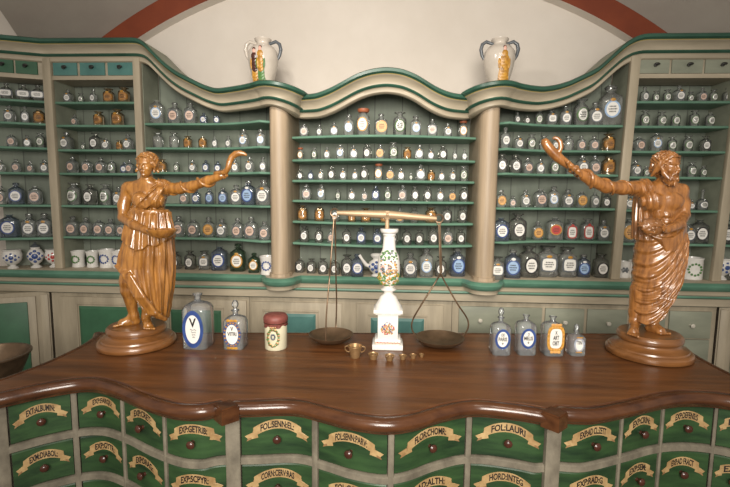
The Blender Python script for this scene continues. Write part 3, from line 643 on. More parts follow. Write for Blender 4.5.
SHELVES = {
'far left bay': ["7.2,15,w 24.4,15,w 38.5,15,w", "10.3,15,c 25.7,15,n 39.8,14,a", "12.3,13,p 27.7,11,c 41,14,k", "1.3,11,c 16.7,12,p 30.8,10,p 45,12,c", "1,17,p 17.2,20,b 36,19,p", "10.8,24,b 30.3,22,c 45.5,22,c", "13.4,20,M 36.5,27,L 54.5,19,R"],
'left drawer bay': ["68.8,12,c 81.4,9,k 94,12,n 109.2,13,a 124.5,14,a", "75.3,10,p 99.4,13,a 118.2,15,a", "67.3,16,c 83.5,7,k 96.3,16,d 106.6,12,c 120,9,a 128.5,14,c", "73.2,15,p 87.6,14,p 101.5,14,p 112.5,13,k 124.6,10,b 130.2,12,p",
   "75,21,k 91.2,20,d 106.6,20,k 119.4,17,c", "73.7,18,p 86.8,17,p 99.7,17,p 111.2,16,p 122.5,15,p", "79,17,C 93,17,C 107.4,19,E 119.4,18,E"],
'left curved bay': ["157.8,23,B 175.4,19,p 190.9,19,p 204.1,10,b 217,9,b", "158.5,14,u 174.5,14,u 188,11,a 203,11,a 215,11,n 228.6,11,n 244,16,B 260.8,15,B", "162.4,12,a 176.7,10,k 193,11,c 206.3,11,b 218,10,b 235.2,12,c 249.9,14,c 263,13,n",
   "184.3,13,p 196.7,13,b 209.8,14,l 223.4,15,l 236.5,18,c 248.9,22,l 264,23,c", "179.3,19,p 194,18,p 209.1,18,o 222.2,17,c 238,18,p 251.6,20,p 264.7,17,p", "176,17,d 190.6,18,d 204.9,18,s 220,24,b 238.5,25,g 254.3,18,g 267.5,19,E"],
'centre bay': ["304.2,13,p 319.4,11,n 334,12,c 348.8,18,B 363.2,24,r 381,19,o 399.5,21,k 415.3,17,B 432,15,p 447.4,12,c 462.8,15,r",
   "300.5,11,r 314.3,11,k 327.2,11,c 340.6,14,B 353.5,12,c 367.3,14,d 380.2,13,o 393.3,15,k 407.1,11,a 419.4,13,c 430.7,10,c 442.6,13,d 454.5,10,n 464.2,10,n",
   "300.1,10,d 310.8,9,b 321,10,c 331.7,13,d 343.2,11,c 355,10,c 364.6,14,d 378.6,17,r 390.3,12,o 401,11,c 410.8,7,k 420.5,14,c 431,10,a 441.6,10,c 452.3,11,c 463.6,14,k",
   "306.7,14,p 321.3,14,B 338,10,k 351.6,11,c 364.3,10,p 376,13,b 387.6,13,k 402.6,14,p 415,14,d 427.4,14,d 439.9,12,c 451.8,11,o 463.6,14,d",
   "302.6,14,a 319.5,14,a 335,14,d 351.8,11,a 365.8,13,a 384,11,a 400,13,o 413.9,14,d 430.8,14,a 446.6,16,d 461.8,15,d",
   "304.4,15,d 319,14,d 331.5,13,p 346.6,15,d 361.3,15,b 377.1,14,b 393.5,13,d 406.6,15,d 419.5,14,d 433,16,d 447.8,15,p 460.5,14,d",
   "300,14,d 311.6,14,d 323,15,d 335,15,d 347,20,d 357,20,b 376.5,24,T 395.8,17,d 410,22,c 425.9,26,B 440.5,19,d 456.8,26,l"],
'right curved bay': ["517,10,n 526.6,9,d 538.6,13,k 550.9,14,s 564.9,17,c 580,23,k 594.4,20,c 608.5,33,B", "504.7,18,n 518.4,13,c 531,14,k 543.7,13,u 555,12,n 568.3,13,u 580.7,13,p 593.4,13,p 607.8,15,a", "501.6,17,d 515,17,d 527.3,14,p 540,13,c 554.4,15,k 569.4,13,k 581.7,17,c 594,16,p 607.8,17,a",
   "501,15,o 512.5,10,p 525,15,c 539.6,18,p 553,18,B 567,16,c 581,16,o 594,15,n 605.6,13,d", "500.2,23,b 517,25,d 537,16,o 554,22,D 570.4,19,x 586.4,20,x 602.5,18,c", "496.5,21,s 512,25,l 527.8,29,d 546,28,s 565.7,27,s 582.7,20,l 600,22,d"],
'right drawer bay': ["643.8,13,n 655.4,10,k 666.7,11,k 678.2,14,c 690,9,k 701.5,12,p 712.8,11,k", "644.4,14,k 661,13,k 675,13,k 693.6,14,k 709.2,13,k", "638.5,14,p 655.4,17,B 671.3,13,k 687.2,14,k 704.6,14,d", "634.7,14,c 646,9,k 690.8,13,k 702.8,10,k", "628.5,13,c 690.8,9,c 701.4,17,f", "628,23,o 686.5,19,c 698.2,23,d", "622.9,16,K 633.8,17,K 690.8,21,J"],
'far right bay': ["726,13,n", "726,13,k", "724.5,14,k", "727,14,p", "725,15,d", "723,22,d", "720.5,21,M 729.5,15,d"]}
SHN = ['top', 'second', 'third', 'fourth', 'fifth', 'sixth']
nb = 0
for bay, rows in SHELVES.items():
    px0, Xr, ys, yb_ = ROWS[bay]
    for ri, row in enumerate(rows):
        last = ri == len(rows)-1; zs = ZL if last else ZS[bay][ri]
        items = sorted(P(row)); sh = 'bottom' if last else SHN[ri]
        for bi, (px, h, k) in enumerate(items):
            X = Xr
            for _ in range(4):
                Y = yf(X)+0.075
                py = 243.0
                for _ in range(6):
                    p = aty(px, py, Y); py += (proj((p[0], Y, zs))[1]-py)
                X = float(p[0])
            H = h*Y*math.sqrt(1+((px-365)/FPX)**2*0)/FPX*(1.14 if k in PROTO else 1.0)
            X, Y = float(X), float(Y)
            if ri > 0: H = min(H, ZS[bay][ri-1]-zs-0.026)
            if k in PROTO: nm, ph, body, lm, sm = PROTO[k]
            else: nm, ph, body, deco, extra = CER[k]
            o = link(nm, body, None, (X, Y, zs+0.0008)); wf = H*random.uniform(0.94, 1.06); o.scale = (wf, wf, H)
            o.rotation_euler.z = math.atan2(-(X-CAM[0])*0.35, Y)*0.6+random.uniform(-.12, .12)+ (0.3 if X < -2.5 else 0)
            if k in PROTO:
                if lm: link('label', lm, o)
                if random.random() < 0.85: link('stopper', sm, o)
            else:
                link(deco[0], deco[1], o)
                if extra: link(extra[0], extra[1], o)
            cat = 'bottle' if k in PROTO else 'jar'
            where = f'{ORD[bi]} from left on {sh} shelf of {bay}' if len(items) > 1 else f'the only one on {sh} shelf of {bay}'
            tag(o, f'{ph}, {where}', cat, f'vessels on the {sh} shelf of the {bay}'); nb += 1
print('vessels', nb)
# ================================================================== COUNTER
ZT0 = 0.95
front = [(-1.62, 1.30), (-1.50, 1.385), (-1.406, 1.465), (-1.351, 1.512), (-1.259, 1.595), (-1.141, 1.653), (-1.015, 1.615), (-.845, 1.524), (-.699, 1.465), (-.60, 1.462), (-.548, 1.488), (-.512, 1.462), (-.478, 1.496), (-.413, 1.503), (-.281, 1.519),
 (-.178, 1.481), (-.077, 1.439), (.048, 1.416), (.148, 1.445), (.256, 1.514), (.37, 1.562), (.511, 1.545), (.592, 1.522), (.635, 1.497), (.675, 1.537), (.725, 1.534), (.80, 1.543), (.971, 1.615), (1.1, 1.675), (1.2, 1.703), (1.30, 1.703), (1.40, 1.665), (1.52, 1.60), (1.66, 1.55)]
TIP = (11, 23)
def spline(pts, n=8, corners=()):
    out = []; N = len(pts)
    for i in range(N-1):
        p1, p2 = np.array(pts[i]), np.array(pts[i+1])
        p0 = np.array(pts[i-1]) if i > 0 and i not in corners else 2*p1-p2
        p3 = np.array(pts[i+2]) if i+2 < N and (i+1) not in corners else 2*p2-p1
        for k in range(n):
            t = k/n; out.append(0.5*((2*p1)+(-p0+p2)*t+(2*p0-5*p1+4*p2-p3)*t*t+(-p0+3*p1-3*p2+p3)*t**3))
    out.append(np.array(pts[-1])); return out
fc = spline(front, 6, (10, 11, 12, 22, 23, 24))
right = spline([(1.66, 1.55), (1.55, 1.80), (1.53, 2.05), (1.545, 2.25), (1.57, 2.51)], 6)
leftp = spline([(-1.515, 2.262), (-1.475, 2.19), (-1.450, 2.08), (-1.446, 1.95), (-1.455, 1.80), (-1.50, 1.62), (-1.62, 1.30)], 5)
outline = fc+right[1:]+leftp[:-1]
def closed_normals(p):
    N = len(p); r = []
    for i in range(N):
        a = p[i]-p[i-1]; b = p[(i+1) % N]-p[i]; a = a/(np.linalg.norm(a)+1e-9); b = b/(np.linalg.norm(b)+1e-9)
        t = a+b; n = np.array([t[1], -t[0]]); n /= np.linalg.norm(n)+1e-9; r.append(n/max(0.55, n@np.array([a[1], -a[0]])))
    return r
on = closed_normals(outline)
def off(d): return [p+n*d for p, n in zip(outline, on)]
ctr = empty('apothecary_counter', (0.05, 1.95, 0)); coff = (-0.05, -1.95, 0)
mb = MB()
def ringz(d, z): return [(q[0], q[1], z) for q in off(d)]
prof = [(-.040, 0), (-.036, -.004), (-.031, -.004), (-.027, 0), (-.012, -.001), (-.003, -.006), (.004, -.016), (.007, -.028), (.003, -.040), (-.006, -.047), (-.010, -.050), (-.012, -.056), (-.06, -.057), (-.115, -.057)]
mb.grid([ringz(d, ZT0+z) for d, z in prof], closed=True)
mb.build('top_rim', 'rim', ctr, 50).location = coff
b = bmesh.new(); vs = [b.verts.new((q[0], q[1], ZT0)) for q in off(-.040)]; es = [b.edges.new((vs[i], vs[(i+1) % len(vs)])) for i in range(len(vs))]
bmesh.ops.triangle_fill(b, edges=es, use_beauty=True); vs2 = [b.verts.new((q[0], q[1], ZT0-.05)) for q in off(-.040)]
mb = MB().addbm(b); mb.build('countertop', 'counter', ctr).location = coff
for cx, cy in ((-.512, 1.487), (.635, 1.522)):
    mb = MB(); w = .046; mb.prism([(cx-w, cy), (cx, cy-w*.95), (cx+w, cy), (cx, cy+w*.95)], ZT0-.056, ZT0-.004); mb.prism([(cx-w*.9, cy), (cx, cy-w*.85), (cx+w*.9, cy), (cx, cy+w*.85)], ZT0-.004, ZT0+.0015)
    mb.build('corner_block', 'rim', ctr).location = coff
# carcass and drawer face
fpts = [p for i, p in enumerate(front) if i not in TIP]
fcs = spline(fpts, 10)
fl = [p+np.array([0.0, 0.0]) for p in fcs]
def smooth_norm(p):
    r = []
    for i in range(len(p)):
        t = p[min(i+2, len(p)-1)]-p[max(i-2, 0)]; n = np.array([t[1], -t[0]]); r.append(n/np.linalg.norm(n))
    return r
fn = smooth_norm(fl); FACE = [p-n*0.045 for p, n in zip(fl, fn)]; FN = fn
FU = np.concatenate([[0], np.cumsum([np.linalg.norm(FACE[i+1]-FACE[i]) for i in range(len(FACE)-1)])])
FA = np.array(FACE); FNA = np.array(FN)
FPXS = np.array([proj((p[0], p[1], 0.80))[0] for p in FACE])
def fpos(u, d=0.0):
    x = np.interp(u, FU, FA[:, 0]); y = np.interp(u, FU, FA[:, 1]); nx = np.interp(u, FU, FNA[:, 0]); ny = np.interp(u, FU, FNA[:, 1])
    return np.array([x+nx*d, y+ny*d])
def u_of(px):
    if px <= FPXS[3]: return 0.03
    if px >= FPXS[-4]: return FU[-1]-0.03
    return float(np.interp(px, FPXS, FU))
body = [tuple(fpos(u, -0.028)) for u in np.linspace(0.02, FU[-1]-0.02, 120)]
inner = [tuple(p) for p in off(-.06)]
nf = len(fc); back_side = inner[nf+1:-1]
mb = MB(); bp = body+[q for q in back_side]; mb.grid([[(q[0], q[1], z) for q in bp] for z in (0.0, ZT0-.058)], closed=True); mb.build('carcass', 'frame', ctr).location = coff
ROWZ = [(0.722, 0.882), (0.528, 0.692), (0.30, 0.498), (0.08, 0.27)]
mb = MB()
us = np.linspace(0.02, FU[-1]-0.02, 200)
for z0, z1 in ((0.692, 0.722), (0.498, 0.528), (0.27, 0.30), (0.0, 0.08), (0.882, 0.893)):
    mb.grid([[(*fpos(u, d), z) for u in us] for d, z in ((-.028, z0), (-.002, z0), (0.003, z0+.004), (0.003, z1-.004), (-.002, z1), (-.028, z1))])
COLS = [(8.5, 71.5), (77.5, 121), (123.5, 163), (165.8, 226), (240.5, 312), (317.5, 388), (394, 466), (471.5, 545), (560, 620), (622.5, 661), (663.5, 713), (716.5, 760)]
def stile(pa, pb, wide=False):
    ua, ub = u_of(pa), u_of(pb); m = 0.004 if not wide else 0.012
    mb.grid([[(*fpos(ua, -.028), z) for z in (0, .893)], [(*fpos(ua, m-.003), z) for z in (0, .893)], [(*fpos(ua+.004, m), z) for z in (0, .893)], [(*fpos(ub-.004, m), z) for z in (0, .893)], [(*fpos(ub, m-.003), z) for z in (0, .893)], [(*fpos(ub, -.028), z) for z in (0, .893)]])
stile(-30, 7.5)
for i in range(len(COLS)-1): stile(COLS[i][1], COLS[i+1][0], i in (3, 7))
mb.build('face_frame', 'frame', ctr, 40).location = coff
TXT = [["EXT:ALBUMIN:", "EXP:FARQU:", "EXP:CRET:", "EXP:GETRIB:", "FOL:SENN:EL:", "FOL:SENN:PARV:", "FLOR:CHOMR:", "FOL:LAURI", "EXP:AD CL:ZETT", "EXP:CRIN:", "EXP:DEFENS:S", "EXP:"],
       ["EXM:DIABOL:", "EXP:GYTR:", "EXP:DRAG:", "EXP:SCPYR:", "CORN:CERV:RAS", "FOL:CORN:", "RAD:ALTH:", "HORD:INTEG", "EXP:RAD:G", "EXP:SEM:", "EXP:AD FRACT", "EXP:"]]
COLN = ['leftmost', 'second', 'third', 'fourth', 'fifth', 'sixth', 'seventh', 'eighth', 'ninth', 'tenth', 'eleventh', 'twelfth']
for ci, (pa, pb) in enumerate(COLS):
    ua, ub = u_of(pa)+.003, u_of(pb)-.003
    if ub-ua < 0.03: continue
    for ri, (z0, z1) in enumerate(ROWZ):
        uu = np.linspace(ua, ub, 14); mb = MB(); z0_, z1_ = z0+.004, z1-.003
        mb.grid([[(*fpos(u, d), z) for u in uu] for d, z in ((-.026, z0_), (-.008, z0_), (-.004, z0_+.005), (-.004, z1_-.005), (-.008, z1_), (-.026, z1_))])
        for q in (0, -1):
            e = uu[q]; mb.add([(*fpos(e, -.026), z0_), (*fpos(e, -.004), z0_+.004), (*fpos(e, -.004), z1_-.004), (*fpos(e, -.026), z1_)], [(0, 1, 2, 3)])
        d = mb.build('drawer', 'dgr', ctr, 30); d.location = coff
        um, zm, wd = (ua+ub)/2, (z0+z1)/2, ub-ua
        k = MB(); ck = fpos(um, -.004); n_ = fpos(um, 1)-fpos(um, 0); kz = zm-0.008
        k.tube([(*(ck+n_*t), kz) for t in (0, .008, .014, .022, .028, .030)], [.008, .007, .013, .0155, .011, .004], 14); k.build('knob', 'knob', d, 50)
        if ri > 1: continue
        # scroll: arched ribbon with folded ends, letters bent along it
        hw = min(wd*0.43, 0.145); zr = zm+0.028; arch = 0.030*min(1, hw/0.11); rh = 0.036
        def arcz(s): return zr+arch*(1-(s*s))-arch*0.45
        mb = MB(); ss = np.linspace(-1, 1, 25)
        P_ = lambda s, v, dd: (*fpos(um+s*hw*0.78, dd), arcz(s)+v)
        mb.grid([[P_(s, v, -.003) for s in ss] for v in (-rh/2, rh/2)], m=0)
        for sg in (-1, 1):
            e = lambda s, z, dd=-.0034: (*fpos(um+sg*s*hw, dd), z)
            zb = arcz(1)
            mb.add([e(.66, zb-.010), e(.80, zb-.018), e(.80, zb+.004), e(.70, zb+.014)], [(0, 1, 2, 3)], 1)
            mb.add([e(.62, zb-.020, -.003), e(.84, zb-.026, -.003), e(1.0, zb-.034, -.003), e(.96, zb-.024, -.003), e(1.06, zb-.014, -.003), e(.84, zb-.002, -.003), e(.66, zb+.002, -.003)], [tuple(range(7))], 0)
            mb.add([e(.84, zb-.026, -.0025), e(1.0, zb-.034, -.0025), e(.96, zb-.024, -.0025), e(.84, zb-.018, -.0025)], [(0, 1, 2, 3)], 1)
        vs, fs = text_mesh(TXT[ri][ci], 0.03)
        tw = np.ptp(vs[:, 0]); th_ = np.ptp(vs[:, 1]); sx = 1.46*hw*0.78*0.95/tw if tw*0.028/th_ > 1.46*hw*.78*.95 else min(1.46*hw*.78*.95/tw, .06); sy = 0.026/th_
        pts = []
        for x, y in vs:
            s = x*sx/(hw*0.78); pts.append((*fpos(um+x*sx, -.0022), arcz(s)+(y-th_/2)*sy))
        mb.add(pts, fs, 2)
        mb.build('scroll', ['scroll', 'scrollend', 'ink'], d)
tag(ctr, 'big serpentine apothecary counter with oak top and green lettered drawers in the foreground', 'counter')
# ================================================================== STATUES
def frame_of(yaw, nod=0.0):
    f = np.array([math.sin(yaw)*math.cos(nod), -math.cos(yaw)*math.cos(nod), -math.sin(nod)]); r = np.array([math.cos(yaw), math.sin(yaw), 0]); u = np.cross(f, -r); u = u if u[2] > 0 else -u
    return np.stack([r, f, u], 1)
def head(Sd, c, H, A, beard=False):
    T = lambda x, f, u: np.array(c)+A@(np.array([x, f, u])*H); e = lambda p, r, k=.05, sub=False: Sd.ell(T(*p), np.array(r)*H, k*H, A, sub)
    cp = lambda a, b, ra, rb=None, k=.04, sub=False: Sd.cap(T(*a), T(*b), ra*H, (ra if rb is None else rb)*H, k*H, sub)
    e((0, -.06, .14), (.33, .40, .36)); e((0, .08, -.12), (.27, .27, .36), .08); e((0, .12, -.32), (.19, .18, .16), .08)
    e((0, .27, -.41), (.085, .08, .07), .06)
    for s in (-1, 1):
        e((s*.13, .36, .03), (.10, .09, .065), .05, True); e((s*.125, .255, .02), (.065, .065, .045), .015)
        cp((s*.05, .34, .10), (s*.22, .26, .11), .038, .03, .04); e((s*.17, .22, -.13), (.10, .08, .10), .08)
        cp((s*.20, .27, .055), (s*.06, .335, .052), .014, .014, .01)
        e((s*.33, -.02, -.02), (.04, .08, .11), .03)
    cp((0, .32, .08), (0, .42, -.11), .035, .052, .03)
    for s in (-1, 1): e((s*.05, .37, -.125), (.038, .045, .035), .02)
    cp((-.08, .325, -.225), (.08, .325, -.225), .028, .028, .02); cp((0, .35, -.225), (0, .35, -.22), .03, .03, .03); cp((-.06, .325, -.285), (.06, .325, -.285), .032, .032, .02)
    cp((-.10, .36, -.254), (.10, .36, -.254), .011, .011, .01, True)
def hand(Sd, w, d, n, L, spread=1.0, curl=0.5, thumb=1):
    """palm from the wrist w along d, palm normal n, hand length L"""
    w = np.array(w); d = np.array(d)/np.linalg.norm(d); n = np.array(n)-d*np.dot(n, d); n /= np.linalg.norm(n); sd = np.cross(d, n)
    Sd.cap(w, w+d*L*.42, L*.13, L*.16, .006); 
    for i, q in enumerate((-.19, -.065, .065, .18)):
        ln = (.44, .52, .50, .38)[i]*L; a = w+d*L*.42+sd*q*L*spread; b = a+(d*math.cos(curl)+n*math.sin(curl))*ln*.5+sd*q*.1*L; e = b+(d*math.cos(curl*2.4)+n*math.sin(curl*2.4))*ln*.5
        Sd.cap(a-d*L*.12, b, L*.075, L*.066, .0025); Sd.cap(b, e, L*.066, L*.05, .002)
    a = w+d*L*.12-sd*thumb*L*.10; b = a+(d*.6-sd*thumb*.6+n*.3)*L*.27; Sd.cap(a, b, L*.085, L*.075, .004); Sd.cap(b, b+(d*.8+n*.5)*L*.22, L*.075, L*.055, .002)
def foot(Sd, heel, toe, w, ank, ra):
    heel = np.array(heel); toe = np.array(toe); d = toe-heel; L = np.linalg.norm(d); d /= L; sd = np.cross(d, [0, 0, 1]); sd /= np.linalg.norm(sd)
    Sd.chain([ank, heel+[0, 0, .018]], [ra, ra*.95], .012); Sd.cap(heel+[0, 0, .016], heel+d*L*.62+[0, 0, .012], w*.42, w*.46, .01); Sd.cap(np.array(ank)-[0, 0, .004], heel+d*L*.6+[0, 0, .014], ra*.9, w*.36, .014)
    for i, q in enumerate((-.40, -.2, 0, .2, .38)):
        a = heel+d*L*.6+sd*q*w+[0, 0, .010]; Sd.cap(a, heel+d*L*(1.0-.05*abs(i-(0 if True else 4)))+sd*q*1.15*w+[0, 0, .007], w*.15, w*.12 if i else w*.15, .004)
def pedestal(Z, R, wood, par):
    p = [(R*.93, 0), (R*.985, .004), (R, .012), (R*.995, .024), (R*.95, .034), (R*.90, .037), (R*.885, .044), (R*.80, .050), (R*.72, .058), (R*.69, .066), (R*.69, Z-.040), (R*.71, Z-.034), (R*.755, Z-.030), (R*.765, Z-.018), (R*.745, Z-.008), (R*.72, Z-.004), (R*.70, Z), (0, Z)]
    return MB().lathe(p, 56).build('pedestal', wood, par, 35)
ARMK = 0.005
def snake_coils(arm, rads, t0, t1, turns, ph, tail):
    arm = [np.array(p) for p in arm]; L = np.concatenate([[0], np.cumsum([np.linalg.norm(arm[i+1]-arm[i]) for i in range(len(arm)-1)])]); L /= L[-1]
    pts = []; rr = []; N = int(26*turns)
    for i in range(N+1):
        t = t0+(t1-t0)*i/N; p = np.array([np.interp(t, L, [a[k] for a in arm]) for k in range(3)]); q = np.array([np.interp(min(t+.02, 1), L, [a[k] for a in arm]) for k in range(3)])-np.array([np.interp(max(t-.02, 0), L, [a[k] for a in arm]) for k in range(3)])
        q /= np.linalg.norm(q); a = np.array([0, 0, 1])-q*q[2]; a /= np.linalg.norm(a); b = np.cross(q, a); th = ph+2*math.pi*turns*i/N; R = np.interp(t, L, rads)+.003
        pts.append(p+R*(a*math.cos(th)+b*math.sin(th))); rr.append(.0035+.0065*i/N)
    return pts+[np.array(p) for p, r in tail], rr+[r for p, r in tail]
# ---- woman with bowl and serpent
YF = 2.085; BF = np.array([-1.174, YF, 0.9508])
def JF(px, py, dy=0.0): return aty(px, py, YF+dy)-BF
zf = float(JF(147, 327.5, -.05)[2]); rf = empty('wooden_statue', BF)
pedestal(zf, .178, 'pedestal', rf)
B = Sdf((-.20, -.24, zf-.004), (.52, .14, zf+.90), .0027)
J = JF
A = frame_of(-.10, .05)
hc = J(146.5, 165.5, -.02); head(B, hc, .108, A)
B.chain([J(146.5, 174, 0), J(147, 184, .01)], [.026, .030], .012)
B.cap(J(131, 189, .01), J(163, 188, .01), .027, .027, .03); B.ell(J(148, 199, .005), (.078, .050, .075), .03); B.ell(J(148, 212, .005), (.075, .05, .06), .02)
B.cap(J(147, 184, .0), J(128, 187.5, 0), .018, .024, .03); B.cap(J(147, 184, 0), J(166, 187, 0), .018, .024, .03)
for q in (139.5, 156): B.ell(J(q, 199.5, -.042), (.033, .031, .034), .014)
B.ell(J(148, 234, .01), (.085, .052, .06), .02)
TORSO = B.F.copy()
B.chain([J(128, 189.5, .01), J(124, 205, .0), J(123, 217.5, -.02)], [.030, .027, .022], .012)          # her right arm
B.chain([J(123, 217.5, -.02), J(134, 225, -.075), J(147, 230.5, -.115)], [.0225, .022, .016], .008)
hand(B, J(147, 230.5, -.115), J(158, 234, -.135)-J(147, 230.5, -.115), (0, -.3, 1), .072, curl=.25)
armF = [J(165.5, 188.5, .01), J(180, 188.3, -.01), J(193, 186, -.03), J(208, 180.8, -.045), J(221, 176, -.06)]; radF = [.030, .026, .0225, .0215, .016]
B.chain(armF, radF, .012); hand(B, armF[-1], J(230, 172.5, -.07)-armF[-1], (0, -1, .2), .066, curl=.75, thumb=-1)
B.chain([J(135, 244, .0), J(128, 281, -.045), J(129, 290, -.04), J(133.5, 314, -.01)], [.055, .037, .036, .021], .012)
B.ell(J(128.5, 281, -.062), (.022, .018, .026), .012); B.ell(J(131.5, 294, -.008), (.026, .028, .05), .012)
foot(B, J(136, 322, .0)*[1, 1, 0]+[0, 0, zf], J(114, 327, -.05)*[1, 1, 0]+[0, 0, zf], .042, J(134, 315, -.01), .021)
B.chain([J(153, 270, .0), J(147, 305, .0), J(146.5, 316, .0)], [.04, .026, .020], .01)
foot(B, J(146.5, 321, .0)*[1, 1, 0]+[0, 0, zf], J(149.5, 328, -.10)*[1, 1, 0]+[0, 0, zf], .042, J(146.5, 316, .0), .020)
link('figure', B.mesh('figure', 'statue'), rf)
D = Sdf((-.20, -.24, zf-.004), (.52, .14, zf+.90), .0027)
def zr(py): return float(J(148, py, -.05)[2])
def row(py, x0, x1, ry, cy=.0):
    a, b = J(x0, py, cy), J(x1, py, cy); return (float(J((x0+x1)/2, py, -.04)[2]), (a[0]+b[0])/2, cy, (b[0]-a[0])/2, ry)
fold = lambda th, Z, X: .0055*np.sin(13*th+6*Z+1.6*np.sin(9*Z))+.003*np.sin(29*th+11*Z)
def hem(X, Y, Z):   # the skirt is open over her right leg: the hem climbs to her hip
    p = [J(119, 268), J(124, 272), J(140, 296), J(153, 313), J(168, 322)]; zz = np.interp(X.ravel(), [q[0] for q in p], [q[2] for q in p])[:, None, None]
    return (zz-Z-np.clip(Y, -.02, .2)*.9).astype(np.float32)
D.loft([row(212, 131.5, 168, .062), row(225, 130, 170, .070), row(240, 127, 172, .080), row(255, 122, 173, .086), row(268, 120, 172.5, .085), row(280, 124, 172, .085), row(290, 129, 171.5, .085), row(300, 137, 170, .082), row(310, 147, 168.5, .075), row(321, 153, 166.5, .05)], fold, hem)
for o in np.linspace(-4, 3, 4):  # gathered edge of the open skirt
    D.chain([J(119.5+o, 266, -.05), J(128+o, 276, -.095), J(141+o, 297, -.10), J(153+o, 313, -.08), J(165+o*.3, 319, -.04)], [.006, .008, .009, .009, .008], .006)
def zig(X, Y, Z):
    w = np.interp(X.ravel(), [J(q, 240)[0] for q in (124, 131, 138, 146, 152, 157, 163, 170, 174)], [zr(q) for q in (240, 243, 246, 250, 249, 244, 246, 241, 238)])[:, None, None]
    return (w-Z+0*Y).astype(np.float32)
D.loft([row(212, 131, 168.5, .066), row(222, 128.5, 171, .078), row(234, 126, 173, .090), row(251, 124, 174.5, .098)], lambda th, Z, X: .0045*np.sin(17*th+2.5*np.sin(14*Z))+.002*np.sin(37*th), zig, .004)
for a, b in ((131.3, 168.2),): D.loft([row(214.5, a, b, .068), row(213, a-.6, b+.6, .071), row(211, a-.6, b+.6, .071), row(209.5, a, b, .068)], None, None, .004)
def regF(X, Y, Z):   # bodice: everything right of a line from her left shoulder down to her right waist
    ys = [(214, 128), (209, 130), (206, 135), (202, 142), (196, 149), (190, 154), (183, 158), (178, 159)]
    xb = np.interp(Z.ravel(), [zr(y) for y, q in ys], [J(q, 200)[0] for y, q in ys])[None, None, :]; top = float(J(160, 181.5)[2])
    return np.maximum(np.maximum(xb-X, X-float(J(170.5, 195)[0])), np.maximum(Z-top-.02, float(zr(213))-Z))+0*Y
sc_ = J(163, 183)
def fldF(X, Y, Z):
    a = np.arctan2(X-sc_[0]-.05, -(Z-sc_[2]-.05)); return (.0034*np.sin(46*a+25*Y)+.0018*np.sin(97*a+40*Y))*(Y < .04)
D.clothe(TORSO, .0055, regF, fldF)
for i, o in enumerate((0, 1.6, 3.6)):
    D.chain([J(160.5+o*.9, 182.2, -.012), J(158+o, 189+o*.3, -.050), J(151.5+o, 197.5+o, -.072), J(142.5+o, 204.5+o*.7, -.066), J(132+o*.4, 209+o*.3, -.042)], [.006, .0065, .006, .006, .005], .004)
link('dress', D.mesh('dress', 'statue'), rf)
Hh = Sdf(hc-.085, hc+.085, .0025); rr = random.Random(3)
Tl = lambda x, f, u: hc+A@(np.array([x, f, u])*.108)
wav = lambda th, z, x, y: .0048*np.sin(15*th+5*np.sin(5*z))+.0026*np.sin(31*th+9*z)+.0012*np.sin(26*z+4*th)
Hh.ell(Tl(0, -.15, .19), np.array((.41, .43, .37))*.108, .005, A, False, wav); Hh.ell(Tl(0, -.36, -.02), np.array((.26, .22, .24))*.108, .006, A, False, wav)
for s in (-1, 1):   # waved rolls from the parting to behind the ears
    for r in range(3):
        Hh.chain([Tl(s*.02, .30-.10*r, .40+.06*r), Tl(s*.18, .24-.11*r, .36+.06*r), Tl(s*.31, .10-.10*r, .22+.03*r), Tl(s*.37, -.02-.08*r, .02), Tl(s*.34, -.14-.06*r, -.14)], [.004, .006, .0075, .009, .008], .002)
    for i in range(12): p = Tl(s*rr.uniform(.28, .42), rr.uniform(-.25, .08), rr.uniform(-.22, .35)); Hh.cap(p, p+np.array([rr.uniform(-.007, .007), rr.uniform(-.004, .004), -.008]), .0075, .006, .002)
Hh.ell(Tl(0, .1, -.28), (.031, .055, .060), .004, A, True)
link('hair', Hh.mesh('hair', 'statue'), rf)
tail = [(J(226, 172, -.085), .012), (J(228.5, 167, -.085), .0135), (J(229.5, 162, -.083), .014), (J(232, 157, -.08), .0145), (J(236, 153.8, -.08), .015), (J(240.5, 153, -.08), .0135), (J(244.5, 154, -.08), .009), (J(247, 155.5, -.08), .004)]
pts, rd = snake_coils(armF, radF, .12, .93, 2.6, 2.6, tail); MB().tube(pts, rd, 10).build('serpent', 'statue', rf, 60)
bc = J(162, 233.5, -.135)
MB().lathe([(0, -.020), (.030, -.019), (.052, -.006), (.064, .012), (.066, .018), (.062, .020), (.050, .008), (.03, -.006), (0, -.010)], 32, bc).build('bowl', 'statue', rf, 40)
tag(rf, 'carved wooden statue of draped woman with bowl and raised serpent, left on counter', 'statue')
# ---- bearded man with serpent
YM = 2.15; BM = np.array([1.295, YM, 0.9508])
def JM(px, py, dy=0.0): return aty(px, py, YM+dy)-BM
J = JM
zm = float(JM(640, 335, -.06)[2]); rm = empty('wooden_statue', BM)
pedestal(zm, .183, 'pedestal', rm)
B = Sdf((-.56, -.26, zm-.004), (.30, .14, zm+.93), .0028)
A = frame_of(.42, .08)
hc = J(668, 166.5, -.03); head(B, hc, .125, A)
B.chain([J(666, 177, 0), J(663, 187, .015)], [.034, .038], .014)
B.cap(J(644, 191, .01), J(677, 193, .01), .032, .032, .03); B.ell(J(661.5, 205, .0), (.088, .057, .085), .03); B.ell(J(662, 225, .0), (.084, .055, .07), .02)
for q in (653, 674): B.ell(J(q, 201, -.045), (.045, .020, .034), .014)
for q, z in ((659, 215), (668, 215), (659, 222), (668, 222), (659.5, 229), (667.5, 229)): B.ell(J(q, z, -.05), (.020, .013, .016), .008)
B.cap(J(663, 187, 0), J(645, 188, 0), .02, .028, .03); B.cap(J(663, 187, 0), J(682, 190, 0), .02, .028, .03)
B.ell(J(660, 243, .0), (.092, .06, .065), .02)
TORSO = B.F.copy()
